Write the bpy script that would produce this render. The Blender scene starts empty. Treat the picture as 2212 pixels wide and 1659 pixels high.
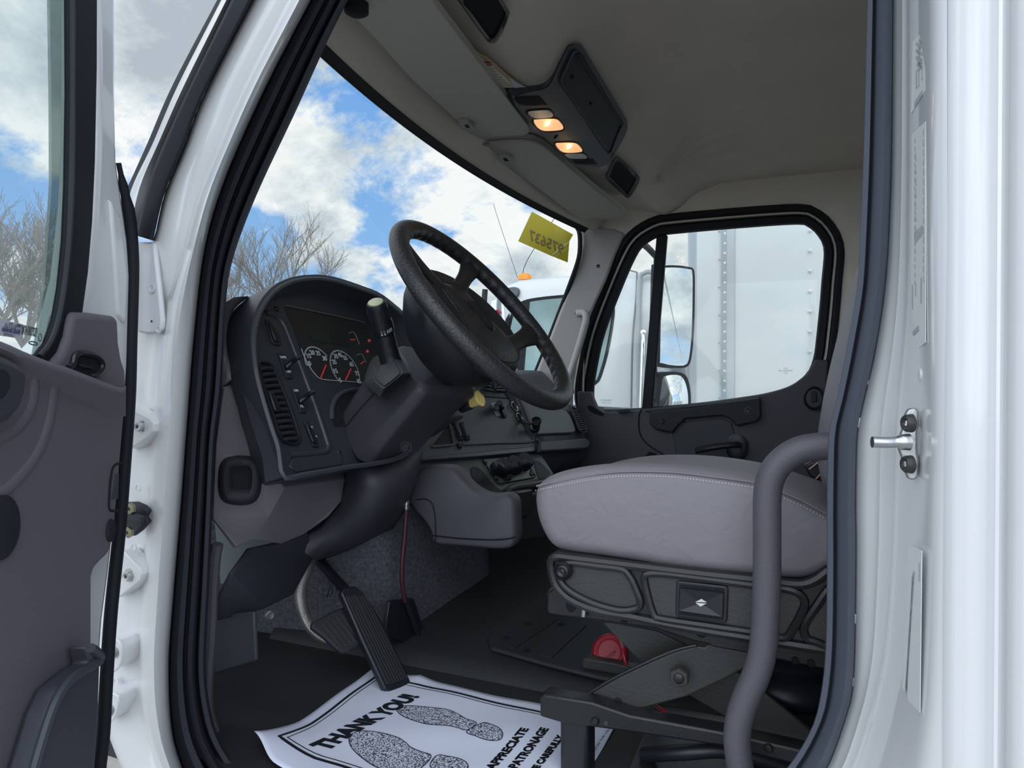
import bpy, bmesh, math, random
from mathutils import Vector as V, Matrix, noise as mnoise
sc = bpy.context.scene
COL = sc.collection

# ------------------------------------------------------------------ camera
TH = math.radians(23.0); PT = math.atan(14.5/1450); FL = 1450.0
CZ = 1.75
CAM = V((0, 0, CZ))
FW = V((-math.sin(TH)*math.cos(PT), math.cos(TH)*math.cos(PT), -math.sin(PT)))
RT = V((math.cos(TH), math.sin(TH), 0))
UP = RT.cross(FW)
cd = bpy.data.cameras.new('camera'); cam = bpy.data.objects.new('camera', cd); COL.objects.link(cam)
cd.sensor_width = 36; cd.lens = FL*36/2212; cd.clip_start = .02; cd.clip_end = 500
cam.location = CAM
cam.rotation_euler = Matrix((RT, UP, -FW)).transposed().to_euler()
sc.camera = cam

# ------------------------------------------------------------------ sky
def sky():
    w = bpy.data.worlds.new('sky'); sc.world = w; w.use_nodes = True
    nt = w.node_tree; N = nt.nodes; L = nt.links; N.clear()
    out = N.new('ShaderNodeOutputWorld'); bg = N.new('ShaderNodeBackground')
    tc = N.new('ShaderNodeTexCoord'); sep = N.new('ShaderNodeSeparateXYZ')
    L.new(tc.outputs['Generated'], sep.inputs[0])
    def m(op, a, b=None, c=None):
        n = N.new('ShaderNodeMath'); n.operation = op
        for i, x in enumerate((a, b, c)):
            if x is None: continue
            if isinstance(x, (int, float)): n.inputs[i].default_value = x
            else: L.new(x, n.inputs[i])
        return n.outputs[0]
    zz = m('ADD', m('MAXIMUM', sep.outputs[2], 0.0), 0.42)
    cx = m('DIVIDE', sep.outputs[0], zz); cy = m('DIVIDE', sep.outputs[1], zz)
    cmb = N.new('ShaderNodeCombineXYZ'); L.new(cx, cmb.inputs[0]); L.new(cy, cmb.inputs[1]); cmb.inputs[2].default_value = SKY_SEED
    def noise(scale, det, rough, dist=0, off=0):
        mp = N.new('ShaderNodeMapping'); mp.inputs['Location'].default_value = (off, off*.7, off*1.3)
        L.new(cmb.outputs[0], mp.inputs[0])
        n = N.new('ShaderNodeTexNoise'); n.inputs['Scale'].default_value = scale; n.inputs['Detail'].default_value = det
        n.inputs['Roughness'].default_value = rough; n.inputs['Distortion'].default_value = dist
        L.new(mp.outputs[0], n.inputs['Vector']); return n.outputs['Fac']
    def ramp(x, stops):
        r = N.new('ShaderNodeValToRGB'); L.new(x, r.inputs[0]); e = r.color_ramp.elements
        while len(e) < len(stops): e.new(.5)
        for i, (p, c) in enumerate(stops): e[i].position = p; e[i].color = c+(1,)
        return r.outputs[0]
    def mix(f, a, b):
        n = N.new('ShaderNodeMixRGB')
        for i, x in enumerate((f, a, b)):
            if isinstance(x, tuple): n.inputs[i].default_value = x
            elif isinstance(x, (int, float)): n.inputs[i].default_value = x
            else: L.new(x, n.inputs[i])
        return n.outputs[0]
    cover = ramp(noise(1.9, 12, .62, .2), [(.425, (0, 0, 0)), (.485, (1, 1, 1))])
    shade = ramp(noise(2.6, 10, .64, .2, 4.3), [(.37, (.42, .48, .54)), (.47, (.63, .70, .74)), (.56, (.88, .90, .90))])
    blue = ramp(sep.outputs[2], [(0.0, (.46, .64, .84)), (.18, (.24, .46, .80)), (.45, (.14, .34, .74)), (1.0, (.08, .24, .60))])
    # sky strength raised behind the viewer, added fill light for the cab
    side = m('MULTIPLY_ADD', m('SMOOTH_MAX', m('MULTIPLY', sep.outputs[1], -1.0), 0.0, 0.3), REAR_FILL, SKY_STR)
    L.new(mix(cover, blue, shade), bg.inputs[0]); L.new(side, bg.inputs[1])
    L.new(bg.outputs[0], out.inputs[0])
SKY_SEED = 11.5; SKY_STR = 1.0; REAR_FILL = 2.0
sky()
sd = bpy.data.lights.new('sun', 'SUN'); sun = bpy.data.objects.new('sun', sd); COL.objects.link(sun)
sd.energy = .5; sd.angle = math.radians(40); sd.color = (1, .96, .9)
sun.rotation_euler = V((.55, -.62, 1.1)).normalized().to_track_quat('Z', 'Y').to_euler()
sc.view_settings.view_transform = 'Standard'; sc.view_settings.look = 'None'
sc.view_settings.gamma = 1; sc.view_settings.exposure = 0.12; sc.view_settings.use_curve_mapping = False
try:
    sc.cycles.use_denoising = True; sc.cycles.max_bounces = 10; sc.cycles.diffuse_bounces = 6
    sc.cycles.transparent_max_bounces = 12; sc.cycles.sample_clamp_indirect = 6
except Exception: pass

# ------------------------------------------------------------------ pixel -> point
def ray(px, py): return (FW + RT*((px-1106)/FL) + UP*((829.5-py)/FL))
def PL(n, p): n = V(n).normalized(); return (n, V(p))
def PX(x): return PL((1, 0, 0), (x, 0, 0))
def PY(y): return PL((0, 1, 0), (0, y, 0))
def PZ(dz): return PL((0, 0, 1), (0, 0, CZ+dz))
def P(px, py, pl):
    if isinstance(pl, (int, float)): pl = PY(pl)
    n, p = pl; d = ray(px, py)
    return CAM + d*((p-CAM).dot(n)/d.dot(n))
def off(pl, d):
    n, p = pl
    if n.dot(CAM-p) < 0: n = -n
    return (n, p+n*d)                     # + = toward the camera side
def nrm(pl):
    n, p = pl
    return n if n.dot(CAM-p) > 0 else -n

# ------------------------------------------------------------------ materials
MATS = {}
def mat(name, col, rough=.5, metal=0, bump=0, bscale=200, spec=.5, emit=None, estr=0, coat=0, var=0, vscale=6, kind='noise', trans=0):
    if name in MATS: return MATS[name]
    m = bpy.data.materials.new(name); m.use_nodes = True; MATS[name] = m
    nt = m.node_tree; b = nt.nodes['Principled BSDF']
    b.inputs['Base Color'].default_value = (*col, 1); b.inputs['Roughness'].default_value = rough
    b.inputs['Metallic'].default_value = metal; b.inputs['Specular IOR Level'].default_value = spec
    b.inputs['Coat Weight'].default_value = coat
    if trans: b.inputs['Transmission Weight'].default_value = trans
    if emit: b.inputs['Emission Color'].default_value = (*emit, 1); b.inputs['Emission Strength'].default_value = estr
    tc = nt.nodes.new('ShaderNodeTexCoord')
    if bump:
        if kind == 'voronoi':
            n = nt.nodes.new('ShaderNodeTexVoronoi'); n.inputs['Scale'].default_value = bscale; o = n.outputs['Distance']
        else:
            n = nt.nodes.new('ShaderNodeTexNoise'); n.inputs['Scale'].default_value = bscale
            n.inputs['Detail'].default_value = 4; n.inputs['Distortion'].default_value = 1.5 if kind == 'leather' else 0; o = n.outputs['Fac']
        nt.links.new(tc.outputs['Object'], n.inputs['Vector'])
        bp = nt.nodes.new('ShaderNodeBump'); bp.inputs['Strength'].default_value = bump; bp.inputs['Distance'].default_value = .002
        nt.links.new(o, bp.inputs['Height']); nt.links.new(bp.outputs[0], b.inputs['Normal'])
    if var:
        n = nt.nodes.new('ShaderNodeTexNoise'); n.inputs['Scale'].default_value = vscale; n.inputs['Detail'].default_value = 6
        nt.links.new(tc.outputs['Object'], n.inputs['Vector'])
        r = nt.nodes.new('ShaderNodeValToRGB'); r.color_ramp.elements[0].position = .3; r.color_ramp.elements[1].position = .7
        r.color_ramp.elements[0].color = tuple(c*(1-var) for c in col)+(1,); r.color_ramp.elements[1].color = tuple(min(1, c*(1+var)) for c in col)+(1,)
        nt.links.new(n.outputs['Fac'], r.inputs[0]); nt.links.new(r.outputs[0], b.inputs['Base Color'])
    return m
def glass(name, tint=(.93, .97, .95), refl=1.0, dirt=0.0):
    m = bpy.data.materials.new(name); m.use_nodes = True; MATS[name] = m
    nt = m.node_tree; N = nt.nodes; L = nt.links; N.remove(N['Principled BSDF']); out = N['Material Output']
    t = N.new('ShaderNodeBsdfTransparent'); t.inputs[0].default_value = (*tint, 1)
    g = N.new('ShaderNodeBsdfGlossy'); g.inputs['Roughness'].default_value = .02
    f = N.new('ShaderNodeLayerWeight'); f.inputs[0].default_value = .5       # Schlick reflectance, same from either face of the pane
    pw_ = N.new('ShaderNodeMath'); pw_.operation = 'POWER'; pw_.inputs[1].default_value = 5; L.new(f.outputs['Facing'], pw_.inputs[0])
    sc_ = N.new('ShaderNodeMath'); sc_.operation = 'MULTIPLY_ADD'; sc_.inputs[1].default_value = .95; sc_.inputs[2].default_value = .045; L.new(pw_.outputs[0], sc_.inputs[0])
    mu = N.new('ShaderNodeMath'); mu.operation = 'MULTIPLY'; mu.inputs[1].default_value = refl; L.new(sc_.outputs[0], mu.inputs[0])
    mx = N.new('ShaderNodeMixShader'); L.new(mu.outputs[0], mx.inputs[0]); L.new(t.outputs[0], mx.inputs[1]); L.new(g.outputs[0], mx.inputs[2])
    res = mx.outputs[0]
    if dirt:
        d = N.new('ShaderNodeBsdfDiffuse'); d.inputs[0].default_value = (.75, .8, .78, 1)
        tr = N.new('ShaderNodeBsdfTranslucent'); tr.inputs[0].default_value = (.75, .8, .78, 1)
        ad = N.new('ShaderNodeMixShader'); L.new(d.outputs[0], ad.inputs[1]); L.new(tr.outputs[0], ad.inputs[2])
        m2 = N.new('ShaderNodeMixShader'); m2.inputs[0].default_value = dirt
        L.new(res, m2.inputs[1]); L.new(ad.outputs[0], m2.inputs[2]); res = m2.outputs[0]
    L.new(res, out.inputs[0]); return m
WHITE = mat('white_paint', (.70, .705, .72), .22, coat=.6, var=.03, vscale=3)
WHITE2 = mat('white_paint_inner', (.66, .665, .70), .3, coat=.3, var=.03, vscale=4)
RUB = mat('black_rubber', (.012, .014, .019), .6, bump=.1, bscale=400, spec=.22)
SEALM = mat('seal_flocked', (.030, .033, .045), .7, spec=.25, bump=.15, bscale=500)
PGREY = mat('grey_plastic', (.135, .125, .145), .6, bump=.35, bscale=700)
PGREY2 = mat('grey_plastic_dark', (.075, .075, .09), .6, bump=.35, bscale=700)
DGREY = mat('charcoal_plastic', (.046, .051, .065), .48, bump=.25, bscale=700)
DGREEN = mat('slate_plastic', (.115, .13, .132), .45, bump=.3, bscale=500)
BLK = mat('black_plastic', (.012, .014, .02), .38)
BLKM = mat('black_matte_plastic', (.015, .017, .024), .65, bump=.2, bscale=300)
DEEP = mat('black_and_cavity_shade', (.004, .005, .008), .9)  # near black: painted shade in holes and recesses, also black screws and seams
GLOSSB = mat('satin_black_panel', (.034, .041, .052), .34)
CEIL = mat('headliner_fabric', (.76, .71, .63), .95, bump=.5, bscale=900, spec=.1, var=.04, vscale=5)
TRIMG = mat('taupe_trim', (.42, .40, .39), .7, bump=.2, bscale=600)
VINYL = mat('grey_vinyl', (.42, .405, .36), .6, bump=.6, bscale=160, kind='leather')
SEATM = mat('seat_vinyl', (.205, .19, .215), .5, bump=.75, bscale=26, kind='leather')
SEATT = mat('seat_vinyl_top', (.26, .26, .26), .6, bump=.5, bscale=60, kind='leather')
STEEL = mat('steel', (.55, .56, .58), .3, metal=1)
ZINC = mat('zinc_steel', (.5, .5, .5), .4, metal=1, bump=.3, bscale=120)
CAST = mat('cast_metal', (.28, .27, .26), .5, metal=.8, bump=.6, bscale=200)
BMET = mat('black_metal', (.013, .014, .016), .36, bump=.2, bscale=150)
GMET = mat('dark_grey_metal', (.038, .039, .038), .42, bump=.3, bscale=180)
CARPET = mat('grey_carpet', (.10, .105, .125), .98, bump=1, bscale=600, spec=.05, var=.35, vscale=120)
FLOORM = mat('black_rubber_floor', (.022, .024, .027), .6, bump=.6, bscale=300)
PAPER = mat('white_paper', (.72, .76, .92), .7, var=.02, vscale=8)
INK = mat('black_ink', (.01, .011, .02), .6)
PRINTW = mat('white_print', (.75, .78, .8), .6)
RED = mat('red_plastic', (.35, .012, .03), .35, bump=.1, bscale=80)
YEL = mat('yellow_plastic', (.88, .66, .22), .4)
ORANGE = mat('amber_lens', (.9, .28, .02), .25, emit=(.9, .25, .02), estr=.15)
CREAM = mat('cream_paper', (.80, .74, .60), .7)
GL_W = glass('windshield_glass', (.98, 1, .99), .5)
GL_D = glass('door_glass', (.90, .97, .97), .8, .12)
GL_P = glass('passenger_glass', (.93, .97, .95), .8, .07)
GL_E = glass('glass_edge', (.45, .52, .50), .8, .12)

# ------------------------------------------------------------------ object helpers
def wloc(o):
    l = V((0, 0, 0))
    while o: l = l + o.location; o = o.parent
    return l
def tag(o, label=None, cat=None, group=None, kind=None):
    if label: o['label'] = label
    if cat: o['category'] = cat
    if group: o['group'] = group
    if kind: o['kind'] = kind
    return o
def thing(name, loc, label, cat, group=None, kind=None):
    o = bpy.data.objects.new(name, None); COL.objects.link(o); o.location = loc; o.empty_display_size = .05
    return tag(o, label, cat, group, kind)
def struct(name, loc):
    o = bpy.data.objects.new(name, None); COL.objects.link(o); o.location = loc; o['kind'] = 'structure'; return o
def mesh(name, verts, faces, m, parent=None, smooth=40, bevel=0, seg=2, solid=0, sub=0, label=None, recalc=True, mats=None, fm=None, soff=-1):
    base = wloc(parent) if parent else None
    if base is None:
        xs = [v[0] for v in verts]; ys = [v[1] for v in verts]; zs = [v[2] for v in verts]
        base = V(((min(xs)+max(xs))/2, (min(ys)+max(ys))/2, min(zs)))
    me = bpy.data.meshes.new(name)
    me.from_pydata([tuple(V(v)-base) for v in verts], [], [tuple(f) for f in faces])
    if recalc:
        bm = bmesh.new(); bm.from_mesh(me); bmesh.ops.remove_doubles(bm, verts=bm.verts, dist=1e-6)
        bmesh.ops.recalc_face_normals(bm, faces=bm.faces); bm.to_mesh(me); bm.free()
    me.materials.append(m)
    for x in (mats or []): me.materials.append(x)
    if fm:
        for i, k in enumerate(fm):
            if i < len(me.polygons): me.polygons[i].material_index = k
    o = bpy.data.objects.new(name, me); COL.objects.link(o)
    if parent: o.parent = parent
    else: o.location = base
    if smooth:
        me.polygons.foreach_set('use_smooth', [True]*len(me.polygons))
        try: me.set_sharp_from_angle(angle=math.radians(smooth))
        except Exception: pass
    if solid:
        md = o.modifiers.new('thickness', 'SOLIDIFY'); md.thickness = solid; md.offset = soff
    if sub:
        md = o.modifiers.new('subdivision', 'SUBSURF'); md.levels = sub; md.render_levels = sub
    if bevel:
        md = o.modifiers.new('bevel', 'BEVEL'); md.width = bevel; md.segments = seg; md.limit_method = 'ANGLE'; md.angle_limit = math.radians(35)
        md.harden_normals = False
        me.polygons.foreach_set('use_smooth', [True]*len(me.polygons))
    if label: o['label'] = label
    return o
def catmull(pts, n, closed=False):
    """n samples along a Catmull-Rom curve, roughly even in length"""
    pts = [V(p) for p in pts]; k = len(pts); dense = []
    rng = k if closed else k-1
    for i in range(rng):
        if closed: p0, p1, p2, p3 = pts[i-1], pts[i], pts[(i+1) % k], pts[(i+2) % k]
        else: p0, p1, p2, p3 = pts[max(i-1, 0)], pts[i], pts[i+1], pts[min(i+2, k-1)]
        for j in range(10):
            t = j/10
            dense.append(.5*((2*p1)+(p2-p0)*t+(2*p0-5*p1+4*p2-p3)*t*t+(3*p1-p0-3*p2+p3)*t*t*t))
    dense.append(pts[0].copy() if closed else pts[-1])
    L = [0]
    for a, b in zip(dense, dense[1:]): L.append(L[-1]+(b-a).length)
    tot = L[-1]; m = n if closed else n-1; out = []; j = 0
    for i in range(n):
        s = tot*i/m
        while j < len(L)-2 and L[j+1] < s: j += 1
        d = L[j+1]-L[j]; t = (s-L[j])/d if d > 0 else 0
        out.append(dense[j].lerp(dense[j+1], min(1, t)))
    return out
def px3(pts): return [V((p[0], p[1], 0)) for p in pts]
def trace(pts, pl, smooth=0, closed=True):
    if smooth: pts = [(p.x, p.y) for p in catmull(px3(pts), smooth, closed)]
    return [P(p[0], p[1], pl) for p in pts]
def prism(name, pts, vec, m, parent=None, bevel=.002, seg=2, **k):
    n = len(pts); pts = [V(p) for p in pts]; vec = V(vec)
    vs = pts+[p+vec for p in pts]
    fs = [tuple(range(n)), tuple(range(n, 2*n))]+[(i, (i+1) % n, n+(i+1) % n, n+i) for i in range(n)]
    return mesh(name, vs, fs, m, parent, bevel=bevel, seg=seg, **k)
def plate(name, pix, pl, thick, m, parent=None, smooth=0, bevel=.002, seg=2, **k):
    """outline seen in the photo, laid on a real plane and given thickness away from the viewer's side"""
    if isinstance(pl, (int, float)): pl = PY(pl)
    return prism(name, trace(pix, pl, smooth), -nrm(pl)*thick, m, parent, bevel, seg, **k)
def loft(name, rows, m, parent=None, closed=False, cap=False, wrap=False, **k):
    n = len(rows[0]); vs = [p for r in rows for p in r]; fs = []
    R = len(rows)
    for i in range(R if wrap else R-1):
        a = i*n; b = ((i+1) % R)*n
        for j in range(n if closed else n-1):
            fs.append((a+j, a+(j+1) % n, b+(j+1) % n, b+j))
    if cap: fs += [tuple(range(n)), tuple(range((R-1)*n, R*n))]
    return mesh(name, vs, fs, m, parent, **k)
def tube(name, pts, r, m, parent=None, n=0, seg=12, closed=False, cap=True, flat=1.0, upv=None, **k):
    if n: pts = catmull(pts, n, closed)
    pts = [V(p) for p in pts]; K = len(pts); rows = []
    t0 = (pts[1]-pts[0]).normalized()
    u = V(upv) if upv else V((0, 0, 1))
    if abs(u.dot(t0)) > .95: u = V((1, 0, 0))
    u = (u-t0*u.dot(t0)).normalized()
    for i, p in enumerate(pts):
        if closed: t = (pts[(i+1) % K]-pts[i-1]).normalized()
        else: t = (pts[min(i+1, K-1)]-pts[max(i-1, 0)]).normalized()
        u = (u-t*u.dot(t)).normalized(); w = t.cross(u)
        rr = r[min(len(r)-1, int(round(i*(len(r)-1)/(K-1))))] if isinstance(r, (list, tuple)) else r
        rows.append([p+(u*math.cos(a)*flat+w*math.sin(a))*rr for a in [2*math.pi*j/seg for j in range(seg)]])
    return loft(name, rows, m, parent, closed=True, cap=cap and not closed, wrap=closed, **k)
def frame_of(ax):
    ax = V(ax).normalized(); u = V((0, 0, 1)) if abs(ax.z) < .9 else V((1, 0, 0))
    u = (u-ax*u.dot(ax)).normalized(); return ax, u, ax.cross(u)
def lathe(name, c, ax, prof, m, parent=None, seg=24, sx=1, sy=1, **k):
    ax, u, w = frame_of(ax); c = V(c); rows = []
    for r, h in prof:
        rows.append([c+ax*h+(u*math.cos(a)*sx+w*math.sin(a)*sy)*max(r, 1e-5) for a in [2*math.pi*j/seg for j in range(seg)]])
    return loft(name, rows, m, parent, closed=True, cap=True, **k)
def obox(name, c, x, y, z, m, parent=None, bevel=.003, **k):
    """box from centre and three full edge vectors"""
    c, x, y, z = V(c), V(x)/2, V(y)/2, V(z)/2
    vs = [c+x*a+y*b+z*d for d in (-1, 1) for b in (-1, 1) for a in (-1, 1)]
    fs = [(0, 1, 3, 2), (4, 5, 7, 6), (0, 1, 5, 4), (2, 3, 7, 6), (0, 2, 6, 4), (1, 3, 7, 5)]
    return mesh(name, vs, fs, m, parent, bevel=bevel, **k)
def bolt(name, c, ax, r, m, parent, h=None, hexa=False, **k):
    h = h or r*.6
    if hexa: return lathe(name, c, ax, [(r*.2, h*.5), (r*.35, h*1.1), (r*.9, h*1.05), (r, h*.85), (r, 0)], m, parent, seg=6, smooth=25, **k)
    return lathe(name, c, ax, [(r*.3, h*.45), (r*.36, h*.95), (r*.75, h), (r, h*.6), (r*1.02, 0), (r*1.35, 0), (r*1.35, -h*.2)], m, parent, seg=16, **k)
def multi(name, parts, m, parent=None, **k):
    """several pieces of one pattern (slats, strokes) in one mesh: parts = [(verts, faces)]"""
    vs = []; fs = []
    for v, f in parts:
        o = len(vs); vs += v; fs += [tuple(i+o for i in q) for q in f]
    return mesh(name, vs, fs, m, parent, **k)
def boxpart(c, x, y, z):
    c, x, y, z = V(c), V(x)/2, V(y)/2, V(z)/2
    return ([c+x*a+y*b+z*d for d in (-1, 1) for b in (-1, 1) for a in (-1, 1)],
            [(0, 1, 3, 2), (4, 5, 7, 6), (0, 1, 5, 4), (2, 3, 7, 6), (0, 2, 6, 4), (1, 3, 7, 5)])
def linepart(a, b, w, n, h=.0006):
    a, b, n = V(a), V(b), V(n).normalized(); d = (b-a); s = d.cross(n).normalized()
    return boxpart((a+b)/2+n*h/2, d, s*w, n*h)
def text(name, s, o, xd, yd, size, m, parent, align='LEFT', bold=0, sx=1, height=None, mirror=False, depth=.0004, lift=.0006, sp=1.0):
    """lettering as real geometry on a surface; xd reading direction, yd up direction"""
    cu = bpy.data.curves.new(name, 'FONT'); cu.body = s; cu.size = size; cu.align_x = align; cu.offset = bold; cu.extrude = depth
    cu.space_character = sp; cu.resolution_u = 3
    tmp = bpy.data.objects.new('tmp', cu); COL.objects.link(tmp)
    dg = bpy.context.evaluated_depsgraph_get(); me = bpy.data.meshes.new_from_object(tmp.evaluated_get(dg))
    bpy.data.objects.remove(tmp); bpy.data.curves.remove(cu)
    xd, yd = V(xd).normalized(), V(yd).normalized(); n = xd.cross(yd).normalized()
    if mirror: n = -n
    base = wloc(parent); me.name = name; me.materials.clear(); me.materials.append(m)
    for v in me.vertices:
        p = V(o)+xd*v.co.x*sx+yd*v.co.y+n*(v.co.z+lift)
        if height: p = p+V((0, 0, height(p)))
        v.co = p-base
    ob = bpy.data.objects.new(name, me); COL.objects.link(ob); ob.parent = parent; return ob
# ================================================================== SETTING : the cab body
YC = 2.02; YD = .95; YP = 3.07; ZF = CZ-.70           # centre line, driver opening, passenger trim plane, floor
def R3(pts, n=40, y=None, dy=0):
    return catmull([P(p[0], p[1], PY((p[2] if len(p) > 2 else y)+dy)) for p in pts], n)
def zip_rows(paths, n=48, **k): return [R3(p, n) for p in paths]

# ---- ground outside
mesh('ground', [(-60, -30, 0), (60, -30, 0), (60, 90, 0), (-60, 90, 0)], [(0, 1, 2, 3)], mat('gravel_ground', (.36, .34, .31), .95, bump=.8, bscale=30, var=.25, vscale=8), smooth=0)['kind'] = 'structure'

# ---- floor
fl = struct('floor', (-.3, 2, ZF))
prism('floor_pan', [V((-1.6, .905, ZF)), V((.55, .905, ZF)), V((.55, 3.1, ZF)), V((-1.6, 3.1, ZF))], (0, 0, -.05), FLOORM, fl, bevel=0)
# raised rubber-covered tunnel
def tun():
    ys = [1.395, 1.41, 1.45, 1.6, 1.8, 2.1, 2.5, 2.7, 2.74]
    zs = [0, .018, .026, .032, .036, .038, .034, .02, 0]
    rows = []
    for x in (-1.3, -1.0, -.7, -.4, 0, .5): rows.append([V((x, y, ZF+z)) for y, z in zip(ys, zs)])
    return loft('tunnel_mat', rows, FLOORM, fl, smooth=60)
tun()
PF = PZ(-.70+.041)
lid = plate('inspection_cover', [(1052, 1375), (1075, 1352), (1105, 1336), (1140, 1330), (1290, 1336), (1420, 1350), (1420, 1475), (1300, 1462), (1180, 1432), (1060, 1398)], PF, .012, FLOORM, fl, bevel=.006, seg=3)
for a, b in (((1205, 1337), (1110, 1400)), ((1265, 1352), (1190, 1421)), ((1093, 1396), (1112, 1401)), ((1168, 1417), (1192, 1421))):
    tube('cover_rib', [P(a[0], a[1], off(PF, .001)), P(b[0], b[1], off(PF, .001))], .0022, BLKM, fl, seg=6)
for x, y in ((1140, 1346), (1213, 1348), (1094, 1377), (1138, 1405)):
    lathe('cover_dimple', P(x, y, off(PF, .001)), (0, 0, 1), [(.010, 0), (.008, .0015), (.002, .001)], DEEP, fl, seg=14)
# ---- doghouse (carpeted engine cover) and firewall
wf = struct('wall_front', (-1.2, 2, ZF))
def doghouse():
    # rear face x=-.95, runs y 1.52..2.06, leans; profile at several heights
    rows = []
    for z, x, y0, y1, r in ((ZF+.0, -.945, 1.50, 2.075, .05), (ZF+.12, -.955, 1.47, 2.07, .06), (ZF+.3, -.98, 1.42, 2.07, .07), (ZF+.55, -1.02, 1.36, 2.08, .07)):
        rows.append([V((-1.6, y0-.10, z)), V((x-.25, y0-.06, z)), V((x-.10, y0-.02, z)), V((x-r, y0, z)), V((x-.012, y0+.02, z)), V((x, y0+r, z)), V((x, (y0+y1)/2, z)), V((x, y1-r, z)), V((x-.015, y1-.01, z)), V((x-r, y1, z)), V((-1.6, y1+.1, z))])
    rows = [catmull(r, 40) for r in rows]
    return loft('engine_cover_carpet', rows, CARPET, wf, smooth=60)
doghouse()
prism('firewall', [V((-1.58, .93, ZF-.03)), V((-1.58, 3.1, ZF-.03)), V((-1.58, 3.1, CZ+.02)), V((-1.58, .93, CZ+.02))], (-.04, 0, 0), BLKM, wf, bevel=0)
bolt('carpet_screw', V((-.948, 1.44, ZF+.10)), (1, 0, 0), .007, ZINC, wf)
# ---- cowl below the windshield
# ---- rear wall
wb = struct('wall_back', (.5, 2, ZF))
prism('back_panel', [V((.5, .93, ZF-.03)), V((.5, 3.1, ZF-.03)), V((.5, 3.1, CZ+1.0)), V((.5, .93, CZ+1.0))], (.04, 0, 0), TRIMG, wb, bevel=0)

# ---- ceiling (headliner)
def hx(y): return -1.0+.1*((y-YC)/.89)**2               # header curve in plan
def hz(y): return .709-.022*((y-YC)/.89)**2
PROF = [(0, 0), (.02, .045), (.05, .085), (.12, .108), (.26, .10), (.31, .095), (.37, .128), (.455, .20), (.55, .25), (.70, .27), (1.0, .27), (1.5, .27)]
def sm(t): t = max(0, min(1, t)); return t*t*(3-2*t)
def ceil_z(x, y):
    d = x-hx(y)
    for (a, za), (b, zb) in zip(PROF, PROF[1:]):
        if d <= b:
            t = max(0, (d-a)/(b-a)); z = za+(zb-za)*t; break
    else: z = .25
    side = .09*sm((abs(y-YC)-.66)/.40)*min(1, max(0, d-.03)/.5)
    wr = 0
    # gathers in the cloth near the front passenger corner
    gx, gy = x+.62, y-2.84
    rr = math.hypot(gx, gy)
    if rr < .55:
        ang = math.atan2(gy, gx); wr = .009*math.exp(-((ang+.45)/.5)**2)*math.sin(ang*26)*sm(rr/.1)*sm((.55-rr)/.3)
    return CZ+hz(y)+z-side+wr+.025*sm((abs(y-YC)-.72)/.2)*sm(d/.12)*sm((.75-d)/.3)
ce = struct('ceiling', (0, 2, CZ+.9))
rows = []
nx, ny = 90, 150
for i in range(nx+1):
    d = 1.42*(i/nx)**1.15
    rows.append([V((hx(y)+d, y, ceil_z(hx(y)+d, y))) for y in [.97+(3.09-.97)*j/ny for j in range(ny+1)]])
loft('headliner', rows, CEIL, ce, smooth=80, solid=.03, soff=0, recalc=False)
for px, py in ((1592, 292), (1592, 292)):
    pass
def on_ceiling(px, py, it=24):
    d = ray(px, py); t = .8
    while t < 4:
        p = CAM+d*t
        if p.z > ceil_z(p.x, p.y)-.001: break
        t += .004
    return p
p = on_ceiling(1592, 292); lathe('trim_button', p-V((0, 0, .002)), (0, 0, -1), [(.009, -.004), (.009, .001), (.006, .004), (.001, .0045)], CEIL, ce, seg=18)
# outer roof skin
rows = []
for t in (0, .1, .25, .5, .75, 1):
    rows.append([V(((hx(y)-.03)*(1-t)+.56*t, y, CZ+hz(y)+.05+.32*math.sin(math.pi/2*min(1, t*2.2))-.06*sm((abs(y-YC)-.8)/.35))) for y in [.86+2.32*j/30 for j in range(31)]])
loft('roof_skin', rows, WHITE, ce, smooth=60, solid=.01)
# side roof rails close the gap between headliner and door openings
prism('roof_rail_right', [V((-.95, YP+.02, CZ+.76)), V((.56, YP+.02, CZ+.76)), V((.56, YP+.02, CZ+1.0)), V((-.95, YP+.02, CZ+.95))], (0, .1, 0), WHITE, ce, bevel=0)
prism('roof_rail_left', [V((-.80, YD-.01, CZ+.72)), V((.56, YD-.01, CZ+.72)), V((.56, YD-.01, CZ+1.02)), V((-.80, YD-.01, CZ+1.0))], (0, -.10, 0), WHITE, ce, bevel=.01)

# ---- windshield
def bx(y): return -1.50+.33*((y-YC)/.93)**2
w1 = struct('window_1', (-1.2, 2, CZ))
rows = []
for i in range(13):
    t = i/12
    rows.append([V((hx(y)*(1-t)+bx(y)*t-.012, y, CZ+(hz(y)+.02)*(1-t)+(-.06)*t)) for y in [1.00+2.05*j/30 for j in range(31)]])
loft('windshield_glass', rows, GL_W, w1, smooth=80)
# black gasket/frit along the header, seen as a dark band
g = []
for (zo, xo) in ((.062, .0), (.03, .004), (-.004, .0), (-.012, -.012), (-.02, -.016)):
    g.append([V((hx(y)+xo+.0, y, CZ+hz(y)+zo)) for y in [1.02+1.95*j/60 for j in range(61)]])
loft('windshield_gasket', g, RUB, w1, smooth=60, solid=.006, recalc=False)

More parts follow.
